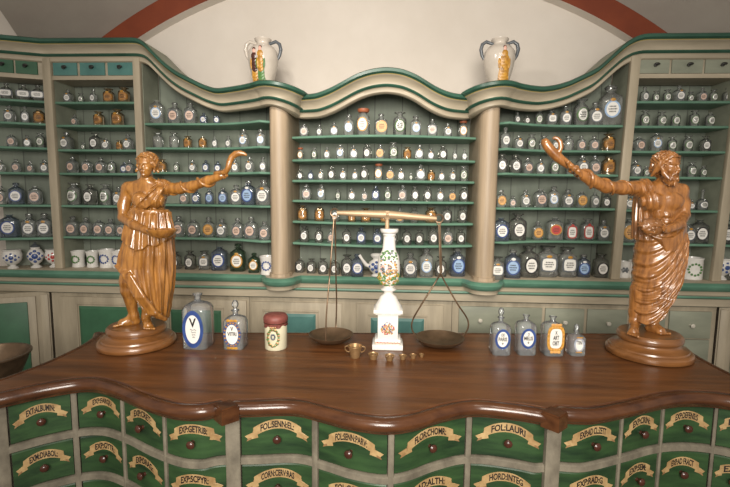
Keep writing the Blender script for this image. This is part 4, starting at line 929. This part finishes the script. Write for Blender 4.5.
B.chain([J(680, 193, .01), J(683.5, 204, .0), J(684.5, 215, -.02)], [.032, .027, .022], .012); B.chain([J(684.8, 215, -.02), J(680, 224, -.075), J(667.5, 229.5, -.12)], [.022, .0225, .0165], .008)
hand(B, J(667.5, 229.5, -.12), J(655, 229, -.15)-J(667.5, 229.5, -.12), (0, -.6, .7), .080, curl=.6, thumb=-1)
armM = [J(640, 187.5, .01), J(622, 188.2, -.02), J(606, 187, -.05), J(592, 180.5, -.065), J(578, 172.8, -.08)]; radM = [.034, .030, .027, .027, .021]
B.chain(armM, radM, .012); hand(B, armM[-1], J(566, 164.5, -.09)-armM[-1], (0, -1, -.3), .074, curl=.7, thumb=-1)
B.chain([J(640, 290, .0), J(636, 312, .01), J(634.5, 322, .005)], [.045, .032, .023], .01); B.chain([J(657, 290, .0), J(652, 314, .01), J(651.5, 322, .01)], [.045, .032, .023], .01)
g = lambda p: p*[1, 1, 0]+[0, 0, zm]
foot(B, g(J(634.5, 326, .01)), g(J(632.5, 336, -.10)), .046, J(634.5, 321, .005), .023); foot(B, g(J(650, 326, .01)), g(J(667, 334, -.06)), .046, J(651.5, 321, .01), .023)
for i in range(4):
    c0 = J(577-3.6*i, 172.6-3.0*i, -.105); dv = np.array([.52, 0, -.85]); 
    B.chain([c0-dv*.024+[0, .03, 0], c0-dv*.021+[0, -.012, 0], c0-dv*.004+[0, -.026, 0], c0+dv*.018+[0, -.018, 0], c0+dv*.024+[0, .004, 0]], [.0085, .0085, .0085, .008, .0065], .002)
link('figure', B.mesh('figure', 'statue2'), rm)
D = Sdf((-.56, -.26, zm-.004), (.30, .14, zm+.93), .0028)
def row(py, x0, x1, ry, cy=.0):
    a, b = J(x0, py, cy), J(x1, py, cy); return (float(J((x0+x1)/2, py, -.04)[2]), (a[0]+b[0])/2, cy, (b[0]-a[0])/2, ry)
xm = float(J(664, 270)[0])
def foldm(th, Z, X):   # catenary folds that hang from his left hip and sweep across
    dx = X-float(J(640, 280)[0]); q = Z-np.where(dx > 0, 6.8, 9.0)*dx*dx-.25*dx; e = np.clip(np.cos(th*.62), .10, 1)*np.clip(1.25-(Z-zm)*1.9, .35, 1.1)
    return (.0068*np.sin(118*q+1.6*np.sin(16*X+11*Z))+.0028*np.sin(263*q+14*X+3*np.sin(21*Z)))*e
def hemm(X, Y, Z):
    p = [J(q, r) for q, r in ((628, 318), (634, 321.5), (642, 324.5), (650, 323), (658, 316), (668, 304), (680, 296))]; zz = np.interp(X.ravel(), [q[0] for q in p], [q[2] for q in p])[:, None, None]
    return (zz-Z-np.clip(Y, -.02, .2)*.4).astype(np.float32)
D.loft([row(224, 645, 681, .046), row(228, 641, 683.5, .058), row(234, 638, 685.5, .072), row(242, 636.5, 686.5, .082), row(257, 634.5, 685, .088), row(270, 633.5, 682, .09), row(282, 633, 679, .088), row(295, 632.5, 674, .082), row(307, 632.5, 667, .074), row(318, 633, 660, .066), row(326, 635, 656, .06)], foldm, hemm)
for i in range(6):   # bunched cloth under his forearm
    o = i*2.3
    D.chain([J(652+o*.9, 236+o*.5, -.066), J(661+o*.5, 239+o*.95, -.080), J(672, 239+o, -.078), J(681+o*.1, 233+o, -.06), J(685.5, 225+o, -.025)], [.006, .0075, .009, .0085, .007], .0025)
def zrm(py): return float(J(650, py, -.05)[2])
def regM(X, Y, Z):   # cloth thrown over his right shoulder and down his side
    ys = [(246, 668), (237, 665), (217, 659.5), (200, 655), (190, 653), (183, 652), (178, 651)]
    xb = np.interp(Z.ravel(), [zrm(y) for y, q in ys], [J(q, 200, -.05)[0] for y, q in ys])[None, None, :]
    return np.maximum(np.maximum(X-xb, float(J(636, 190)[0])-.01-X), float(zrm(239))-Z)+0*Y
def fldM(X, Y, Z):
    q = X*.97+Z*.16+.25*np.square(Z-zrm(183)); return .0042*np.sin(q*330+6*Z)+.0018*np.sin(q*610+18*Z+60*Y)
D.clothe(TORSO, .011, regM, fldM)
fd = lambda th, Z, X: .0042*np.sin(14*th+5*Z)+.002*np.sin(31*th-8*Z)
D.loft([row(184, 641, 652, .030, .02), row(190, 637, 653, .044, .02), row(205, 635, 654, .056, .02), row(222, 634, 655, .060, .015), row(240, 634, 652, .066, .015)], fd, None, .01)
link('cloak', D.mesh('cloak', 'statue2'), rm)
Hh = Sdf(hc-.11, hc+.10, .0026); rr = random.Random(5)
Tl = lambda x, f, u: hc+A@(np.array([x, f, u])*.125)
wav = lambda th, z, x, y: .0052*np.sin(14*th+6*np.sin(4*z))+.0028*np.sin(27*th+11*z)+.0014*np.sin(24*z+5*th)
Hh.ell(Tl(0, -.15, .18), np.array((.40, .43, .36))*.125, .005, A, False, wav); Hh.ell(Tl(0, -.34, -.08), np.array((.33, .24, .30))*.125, .006, A, False, wav)
for s in (-1, 1):
    for r in range(3): Hh.chain([Tl(s*.03, .31-.10*r, .36+.07*r), Tl(s*.18, .24-.11*r, .36+.06*r), Tl(s*.31, .10-.10*r, .22+.03*r), Tl(s*.36, -.04-.08*r, .0), Tl(s*.33, -.14-.06*r, -.18)], [.004, .006, .007, .008, .008], .0018)
    for i in range(8): Hh.cap(Tl(s*.36, -.04-.03*i, .14-.06*i), Tl(s*.40, -.06-.03*i, .07-.06*i), .008, .006, .002)
Hh.ell(Tl(0, .23, -.08), (.032, .05, .052), .004, A, True)
wb = lambda th, z, x, y: .0028*np.sin(17*th+5*np.sin(5*z))+.0014*np.sin(33*th+9*z)
Hh.ell(Tl(0, .15, -.45), np.array((.255, .235, .18))*.125, .004, A, False, wb); Hh.ell(Tl(0, .19, -.58), np.array((.16, .15, .11))*.125, .006, A, False, wb)
for s in (-1, 1): Hh.chain([Tl(s*.31, .02, -.08), Tl(s*.29, .10, -.24), Tl(s*.22, .20, -.38)], [.008, .011, .012], .006)
for i in range(26):
    a = rr.uniform(-1.2, 1.2); z = rr.uniform(-.60, -.34); w = .24-.14*max(0, (-.42-z)/.2); p = Tl(w*math.sin(a), .14+.24*math.cos(a), z); Hh.cap(p, p+A@np.array([rr.uniform(-.006, .006), .003, -.011]), .005, .0035, .002)
Hh.cap(Tl(-.07, .40, -.265), Tl(.07, .40, -.265), .0035, .0035, .002, True)
for s in (-1, 1): Hh.cap(Tl(s*.02, .40, -.18), Tl(s*.15, .31, -.30), .005, .004, .002)
link('hair_and_beard', Hh.mesh('hair_and_beard', 'statue2'), rm)
tail = [(J(574, 170, -.10), .013), (J(565, 163, -.105), .018), (J(557.5, 157, -.10), .0225), (J(551.5, 151, -.10), .022), (J(547, 145.5, -.10), .021), (J(544.8, 141.5, -.10), .018), (J(543.8, 138.8, -.10), .010)]
pts, rd = snake_coils(armM, radM, .10, .95, 2.8, 2.2, tail); MB().tube(pts, rd, 12).build('serpent', 'statue2', rm, 60)
MB().tube([J(549, 153, -.10), J(555, 154, -.105), J(559.5, 151.5, -.108), J(561, 147, -.108), J(560.3, 142, -.106), J(557.5, 138.8, -.105), J(554.5, 137.8, -.105), J(552.5, 138.5, -.105)], [.009, .0095, .0105, .011, .011, .010, .008, .004], 10).build('serpent_tail', 'statue2', rm, 60)
R_ = Sdf(J(650, 226, -.135)-[.075, .06, .065], J(650, 226, -.135)+[.075, .06, .065], .0026)
R_.ell(J(650, 226.5, -.130), (.046, .024, .034), .008)
for i in range(110):
    a = rr.uniform(0, 6.283); q = math.sqrt(rr.random()); c0 = J(650, 226.5, -.130)+np.array([.047*q*math.cos(a), -.026*math.sqrt(max(0, 1-q*q))-.002, .036*q*math.sin(a)]); t = rr.uniform(0, 6.28); l = rr.uniform(.007, .015)
    dv = np.array([math.cos(t), rr.uniform(-.5, .1), math.sin(t)*.7])*l; R_.chain([c0-dv, c0+[0, -.004, 0], c0+dv], [.0034, .0046, .0028], .0016)
link('root_bundle', R_.mesh('root_bundle', 'pedestal'), rm)
tag(rm, 'carved wooden statue of bearded man in a cloak with outstretched serpent arm, right on counter', 'statue')
# ================================================================== THINGS ON THE COUNTER
ZC = 0.9505
def on_counter(px, py): p = atz(px, py, 0.95); return np.array([p[0], p[1], ZC])
# ---- balance scale
ps = on_counter(387.5, 346.5); sc = empty('balance_scale', ps); YS = ps[1]
K = YS*math.cos(math.radians(0))/FPX
def JS(px, py, dy=0.0): return aty(px, py, YS+dy)-ps
hb = lambda py: float(JS(387, py)[2])
mb = MB(); mb.box(-.074, .074, -.060, .060, 0, .026, bev=.004); mb.box(-.064, .064, -.052, .052, .025, .052, bev=.008); mb.build('plinth', 'porc', sc, 40)
mb = MB()
for i in range(15): mb.ball((-.056+.008*i, -.0535, .034+.002*(i % 2)), (.004, .002, .003), i % 2, 6, 4)
mb.build('plinth_garland', ['pgold', 'pred'], sc, 40)
z1 = hb(308.5); mb = MB(); mb.box(-.049, .049, -.045, .045, .05, z1-.018, bev=.003); mb.box(-.060, .060, -.053, .053, z1-.019, z1-.012, bev=.002); mb.box(-.070, .070, -.060, .060, z1-.0125, z1+.006, bev=.003); mb.build('pedestal', 'porc', sc, 40)
mb = MB(); rr = random.Random(11)
for i in range(110):
    a = rr.uniform(0, 6.28); q = math.sqrt(rr.random())
    mb.ball((.031*q*math.cos(a), -.0455, .05+(z1-.07)*.46+.030*q*math.sin(a)-.006*abs(math.cos(a))), (rr.uniform(.0025, .0055), .0012, rr.uniform(.0025, .005)), rr.choice([0, 0, 1, 2, 3, 4]), 7, 4)
mb.build('painted_bouquet', ['pgold', 'pred', 'pblue', 'pgrn', 'ppink'], sc, 40)
r_ = lambda w: w*0.5*YS/FPX*1.01
cp = [(r_(27), z1+.006), (r_(27), z1+.012), (r_(25), hb(303.5)), (r_(20), hb(300)), (r_(16), hb(296)), (r_(9.5), hb(293.5)), (r_(9), hb(291.5)), (r_(15), hb(290)), (r_(16), hb(288.8)), (r_(10), hb(287.5)), (r_(11), hb(286)), (r_(17), hb(282.5)), (r_(21), hb(277)), (r_(22.6), hb(270)), (r_(22), hb(262.5)), (r_(20), hb(256)), (r_(15.5), hb(252)), (r_(13.5), hb(249.5)), (r_(13), hb(246)),
      (r_(11.8), hb(240)), (r_(11.2), hb(236)), (r_(13), hb(235)), (r_(13), hb(233.6)), (r_(16), hb(232.5)), (r_(18), hb(231)), (r_(18), hb(228.6)), (0, hb(228.4))]
MB().lathe(cp, 28).build('column', 'porc', sc, 35)
mb = MB(); prz = sorted([(z, r) for r, z in cp]); 
for i in range(330):
    zz = rr.uniform(hb(284), hb(250)); a = rr.uniform(-1.45, 1.45); R = float(np.interp(zz, [q[0] for q in prz], [q[1] for q in prz])); t = (zz-hb(284))/(hb(250)-hb(284))
    m = rr.choice([0, 0, 0, 1, 2]) if t < .36 else (rr.choice([3, 4, 4, 2, 1]) if t < .72 else rr.choice([0, 0, 4]))
    if t >= .36 and abs(a) > .75 and t < .72: continue
    if t > .72 and abs(a) > .9: continue
    mb.ball((R*math.sin(a), -R*math.cos(a), zz), (rr.uniform(.004, .009), .0025, rr.uniform(.003, .007)), m, 6, 4)
mb.build('painted_landscape', ['pgrn', 'brass', 'pgold', 'ppink', 'pgrey'], sc, 40)
BL, BR = JS(337, 212.8), JS(436.5, 218.6); BC = JS(387.3, 214.6)
mb = MB(); mb.tube([BC*[1, 1, 0]+[0, 0, hb(228.8)], BC+[0, 0, -.012], BC+[0, 0, .014]], [.011, .010, .010], 10); mb.box(BC[0]-.012, BC[0]+.012, -.014, .014, BC[2]-.022, BC[2]+.018, bev=.004); mb.ball(BC+[0, -.014, 0], .009); mb.build('fulcrum', 'beam', sc, 40)
mb = MB(); mb.tube([BL, BL*.7+BC*.3, BC, BR*.7+BC*.3, BR], [.010, .014, .020, .015, .010], 12); mb.ball(BC, (.02, .018, .02)); mb.build('beam', 'beam', sc, 50)
def ring(mb, c, R, r, n=16, pl='xz'):
    pts = [c+np.array([R*math.cos(2*math.pi*i/n), 0, R*math.sin(2*math.pi*i/n)]) for i in range(n+1)]; mb.tube(pts, r, 6, caps=False)
for side, E_, pan, rx in ((0, BL, on_counter(331, 342.0)-ps, .112), (1, BR, on_counter(439.5, 345.5)-ps, .121)):
    mb = MB(); c = E_+np.array([-.012 if side == 0 else .012, 0, .0]); ring(mb, c, .019, .004); ring(mb, c+[0, 0, -.022], .009, .003); mb.build('end_ring', 'bronze', sc, 40)
    px, py, pz = pan; pz = .0
    prof = [(0, .001), (rx*.35, .0015), (rx*.62, .009), (rx*.85, .022), (rx, .040), (rx*1.015, .0425), (rx*.99, .043), (rx*.85, .026), (rx*.6, .013), (rx*.3, .0065), (0, .006)]
    MB().lathe(prof, 36, (px, py, pz)).build('pan', 'bronze', sc, 50)
    mb = MB(); top = c+[0, 0, -.03]; d = np.array([math.cos(.12), math.sin(.12), 0]) if side else np.array([.10, .995, 0])
    base = np.array([px, py, .043]); 
    if side == 0:
        for s in (-1, 1):
            q = base+d*rx*.97*s; mb.stube([top+[0.003*s, 0, 0], top*.55+q*.45+d*s*.018, top*.25+q*.75+d*s*.028, top*.06+q*.94+d*s*.012, q], .0038, 6)
    else:
        mid = JS(440.5, 273); mb.tube([top, mid], .0048, 6); mb.tube([top+[.006, 0, 0], mid+[.006, 0, 0]], .003, 6)
        for s in (-1, 1):
            q = base+d*rx*.97*s; H = mid[2]-q[2]
            mb.stube([mid, mid+d*s*.02-[0, 0, H*.12], mid+d*s*.085-[0, 0, H*.45], mid*0+base+d*s*rx*1.12+[0, 0, H*.28], base+d*s*rx*1.16+[0, 0, H*.13], q], .0042, 6)
    mb.build('hanger', 'bronze', sc, 60)
tag(sc, 'balance scale with painted white porcelain column, brass beam and two bronze pans', 'scale')
# ---- nested brass cup weights
CUPL = ['largest brass cup weight, with two side handles, left of the scale column', 'second largest brass cup weight, without handles, at the column foot', 'mid-sized brass cup weight, third from left before the scale column', 'small brass cup weight, fourth from left, by the right pan',
        'smaller brass cup weight, fifth from left, by the right pan', 'tiniest brass cup weight, last on the right of the row']
for i, (px, py, w) in enumerate(((355, 357.5, 19), (373.2, 359.3, 11), (389.6, 360.5, 10), (402.6, 359.5, 8), (413, 358.3, 7), (421.5, 357, 5.2))):
    p = on_counter(px, py); R = w*.5*p[1]/FPX; c = empty('cup_weight', p); hh = R*(1.35 if i == 0 else 1.1)
    if i == 0: R *= .78
    MB().lathe([(R*.62, 0), (R*.68, .002), (R*.80, hh*.55), (R*.95, hh*.9), (R*1.04, hh*.92), (R*1.04, hh), (R*.93, hh), (R*.85, hh*.8), (R*.6, hh*.2), (0, hh*.15)], 24).build('cup', 'brass', c, 40)
    if i == 0:
        for s in (-1, 1): MB().tube([(s*R*1.0, 0, hh*.95), (s*R*1.35, 0, hh*.9), (s*R*1.42, 0, hh*.68), (s*R*1.15, 0, hh*.5), (s*R*.82, 0, hh*.45)], .003, 6).build('handle', 'brass', c, 60)
    else: MB().lathe([(R*.40, hh*.2), (R*.45, hh*.98), (R*.2, hh*1.06), (0, hh*1.08)], 14).build('inner_weight', 'brass', c, 50)
    tag(c, CUPL[i], 'weight', 'nested brass weights before the scale')
# ---- big labelled bottles
def big_bottle(label, px, py, wpx, hpx, rot, lab_w, lab_h, lab_z, ring, lines_, stop, accent=None, shape=2.0, dp=1.0, flourish=False):
    p = on_counter(px, py); s = p[1]/FPX*1.0; hw = wpx*.5*s; H = hpx*s*1.03
    o = empty('glass_bottle', p); o.rotation_euler.z = rot; N = 32
    sh = .74 if stop else .80
    hs = H*(.80 if stop else .97); rows = []
    for r, z in [(hw*.94, .0), (hw, .006), (hw, hs*.70), (hw*.97, hs*.75), (hw*.86, hs*.79), (hw*.60, hs*.825), (hw*.30, hs*.855), (hw*.25, hs*.875), (hw*.25, hs*.95), (hw*.38, hs*.965), (hw*.38, hs*.99), (hw*.24, hs)]:
        q = 7 if z <= hs*.71 else (4 if r > hw*.55 else 2)
        rows.append([(r*math.cos(a)*(abs(math.cos(a))**q+abs(math.sin(a))**q)**(-1/q), r*dp*math.sin(a)*(abs(math.cos(a))**q+abs(math.sin(a))**q)**(-1/q), z) for a in [2*math.pi*(i+.5)/N for i in range(N)]])
    mb = MB(); mb.grid(rows, closed=True); mb.add(rows[0], [tuple(range(N))]); mb.build('glass_body', 'gfront', o, 40)
    if stop: MB().lathe([(hw*.2, hs*.95), (hw*.24, hs), (hw*.16, hs+.006), (hw*.30, hs+(H-hs)*.35), (hw*.34, hs+(H-hs)*.6), (hw*.2, hs+(H-hs)*.92), (0, H)], 14).build('stopper', 'gfront', o, 50)
    w, h = lab_w*s, lab_h*s; y = -hw*dp-.0008; mb = MB(); zl = lab_z*H
    oval(mb, w, h, y, zl, 0, 32, sq=shape); oval(mb, w*.70, h*.76, y-.0006, zl, 1, 32, sq=shape)
    if accent:
        for a in range(0, 360, 20):
            c, s_ = math.cos(math.radians(a)), math.sin(math.radians(a)); k = (abs(c)**shape+abs(s_)**shape)**(-1/shape); mb.ball((w*.43*c*k, y-.0006, zl+h*.44*s_*k), (w*.055, .001, w*.055), 3, 6, 4)
        for sg in (-1, 1):
            for q in (-.2, 0, .2): mb.ball((q*w, y-.0006, zl+sg*h*.53), (w*.12, .0014, h*.055), 3, 8, 4)
    tot = sum(l[1] for l in lines_); zz = zl+h*.30
    for t, fh, fw in lines_:
        vs, fs = text_mesh(t, .03)
        if len(vs):
            sy = fh*h/max(np.ptp(vs[:, 1]), .1); sx = fw*w/np.ptp(vs[:, 0])
            mb.add([(x*sx, y-.0013, zz-fh*h+q*sy) for x, q in vs], fs, 2)
        zz -= fh*h*1.28
    if flourish:
        for k in range(4):
            z_ = zl-h*.02-k*h*.065; mb.tube([(w*(-.12+.05*k), y-.0012, z_+h*.03), (w*-.02, y-.0012, z_), (w*.10, y-.0012, z_+h*.02), (w*(.17-.03*k), y-.0012, z_-h*.01)], w*.012, 5, 2)
    mb.build('label', [ring, 'label', 'ink', accent or ring], o)
    tag(o, label, 'bottle'); return o
big_bottle('biggest square glass bottle, blue oval V label, no stopper, right of female statue', 199, 346, 26, 57, -.02, 22, 39, .37, 'pblue', [('V', .24, .34)], False, None, flourish=True)
big_bottle('square glass bottle with ball stopper, V VITRI label, left of red-capped jar', 236, 347, 21, 49, -.02, 18.5, 27, .33, 'pblue', [('V', .16, .16), ('VITRI', .15, .52)], True, 'pgold')
big_bottle('stoppered square bottle with blue oval PARIS label, right of the scale', 499.5, 353, 18, 46, .04, 15, 20.5, .36, 'pblue', [('CIO', .15, .26), ('PARIS', .20, .58), ('+', .12, .14)], True)
big_bottle('open square bottle with blue oval MELIS label, beside the PARIS bottle', 524.5, 353, 18, 40, .04, 15, 20.5, .43, 'pblue', [('O', .14, .14), ('MELIS', .20, .58), ('+', .12, .14)], False)
big_bottle('square bottle with ochre-bordered ART OBT label, third in the right-hand row', 551, 353.5, 19, 39, .05, 17, 26, .46, 'pgold', [('X', .14, .14), ('ART', .17, .34), ('OBT', .17, .38)], False, 'loran', 3.5)
big_bottle('smallest square bottle with small TIN label, left of male statue pedestal', 575, 354, 15, 30, .06, 10.5, 14, .38, 'plight', [('TIN', .26, .48)], True, 'pgold')
# ---- jar with leather cover
p = on_counter(276, 347.5); o = empty('covered_jar', p); R = 23*.5*p[1]/FPX; H = 36*p[1]/FPX
MB().lathe([(R*.96, 0), (R, .004), (R, H*.70), (R*.96, H*.74), (R*.9, H*.78), (R*.95, H*.9), (0, H*.9)], 32).build('jar_body', 'cream', o, 40)
mb = MB(); n = 40; rows = []
for r, z, w in ((.98, .66, .05), (1.05, .70, .09), (1.02, .78, .02), (1.10, .83, .01), (1.09, .92, 0), (.95, .985, 0), (.5, 1.0, 0), (.02, 1.0, 0)):
    rows.append([(R*(r+w*.6*math.sin(9*a+z*7))*math.cos(a), R*(r+w*.6*math.sin(9*a+z*7))*math.sin(a), H*(z-w*.5*math.sin(5*a+1))) for a in [2*math.pi*i/n for i in range(n)]])
mb.grid(rows, closed=True); mb.build('leather_cover', 'lpaper', o, 50)
MB().tube([(R*1.05*math.cos(a), R*1.05*math.sin(a), H*.775) for a in [2*math.pi*i/32 for i in range(33)]], .0022, 6).build('string', 'knob', o, 50)
mb = MB(); zc_ = H*.38
def onj(x, z, d=.0015): return (x, -math.sqrt(max(R*R-x*x, 0))-d, z)
for i in range(26):
    a = 2*math.pi*i/26; x, z = .42*R*math.cos(a)*1.1, zc_+H*.24*math.sin(a); mb.ball(onj(x, z), (.006+.002*(i % 3), .0018, .005+.002*(i % 2)), i % 2, 6, 4)
for i in range(10):
    a = 2*math.pi*i/10; mb.ball(onj(.16*R*math.cos(a), zc_+.03*H+H*.07*math.sin(a)), (.005, .0015, .005), 2, 6, 4)
for t in (-1, 0, 1): mb.ball(onj(t*.2*R, zc_+H*.29), (.006, .002, .006), 1, 6, 4)
mb.build('painted_wreath', ['pgrn', 'brass', 'pgrey'], o, 40)
tag(o, 'cream jar with dark red leather cover and painted wreath, between bottles and scale', 'jar')
# ---- amphora vases on top of the cornice
for px, hue, lb in ((263, 0, 'two-handled cream vase with painted ochre figures, atop the left pilaster'), (500, 1, 'two-handled white vase with golden painted figure, atop the right pilaster')):
    Yv = 3.28; t = aty(px, 39.5, Yv); X = float(t[0]); zb = zc(X)+.0015; H = float(t[2])-zb; o = empty('amphora_vase', (X, Yv, zb)); w = 37*Yv/FPX/2*.80
    R = lambda z: float(np.interp(z, [0, .04, .09, .2, .4, .6, .74, .84, .89, .93, .97, 1], [.46, .50, .52, .70, .88, 1.0, .96, .72, .42, .40, .54, .56]))*w
    MB().lathe([(R(z), z*H) for z in [0, .04, .09, .2, .3, .4, .5, .6, .67, .74, .79, .84, .89, .93, .97, 1]]+[(w*.40, H), (w*.34, H*.93), (0, H*.9)], 32).build('vase_body', 'porc2', o, 60)
    for s in (-1, 1):
        MB().tube([(s*R(.90)*.98, 0, H*.905), (s*w*.86, 0, H*.955), (s*w*1.10, 0, H*.90), (s*w*1.18, 0, H*.80), (s*w*1.10, 0, H*.68), (s*R(.62)*.98, 0, H*.60)], [.010, .012, .013, .013, .011, .008], 8).build('handle', 'pgrey' if s > 0 or hue else 'porc2', o, 60)
    mb = MB(); rr = random.Random(20+hue); cx = -.10 if hue == 0 else .12
    def dab(x, z, a, b, m, d=0): xx = x*w; r = R(z); mb.ball((xx, -math.sqrt(max(r*r-xx*xx, 1e-5))-.001-d, z*H), (a*w, .0045, b*H), m, 9, 5)
    for fx, m0, m1, hh in (((cx-.24, 0, 1, .66), (cx+.16, 2, 0, .70)) if hue == 0 else ((cx, 0, 0, .70),)):
        for k in range(9):   # robe, wide at the hem, drawn in at the waist
            z = .10+.055*k; q = (.25-.008*k if k != 5 else .20)*(1.5 if hue else 1)
            dab(fx+.01*math.sin(k*2), z, q, .09, m0 if k < 5 or hue else m1)
        for k in range(7):   # fold lines
            dab(fx+(-.15+.05*k)*(1.4 if hue else 1), .14+.02*(k % 3), .018, .085, 1, .002); dab(fx+(-.13+.045*k)*(1.3 if hue else 1), .36+.03*(k % 2), .016, .05, 1 if hue else m1, .002)
        for sg in (-1, 1): dab(fx+sg*.22*(1.4 if hue else 1), .47, .09, .12, m0, .001); dab(fx+sg*.12, .40, .07, .025, m1, .003)
        dab(fx, hh-.07, .20, .075, m1, .001); dab(fx, hh+.03, .10, .052, 3, .003); dab(fx, hh+.07, .11, .03, 1, .003)
    mb.build('painted_figures', ['pgold', 'knob', 'pgrn', 'ppink'], o, 40)
    tag(o, lb, 'vase', 'vases on top of the shelves')
# ---- bronze mortar-like bowl on a stand beside the counter
p = aty(-11, 354, 1.93); o = empty('bronze_bowl', (p[0], p[1], 0)); zt = float(p[2]); R = .155
MB().lathe([(R*.35, zt-.17), (R*.5, zt-.165), (R*.75, zt-.11), (R*.92, zt-.05), (R*1.0, zt-.012), (R*1.06, zt-.006), (R*1.06, zt), (R*.98, zt), (R*.90, zt-.03), (R*.72, zt-.085), (R*.4, zt-.12), (0, zt-.125)], 40).build('bowl', 'bronze', o, 50)
MB().lathe([(.15, 0), (.15, .03), (.06, .08), (.05, .3), (.07, .5), (.05, .6), (R*.42, zt-.172), (0, zt-.172)], 24).build('stand', 'dark', o, 50)
tag(o, 'dark bronze bowl on a stand at the left edge beside the counter', 'bowl')
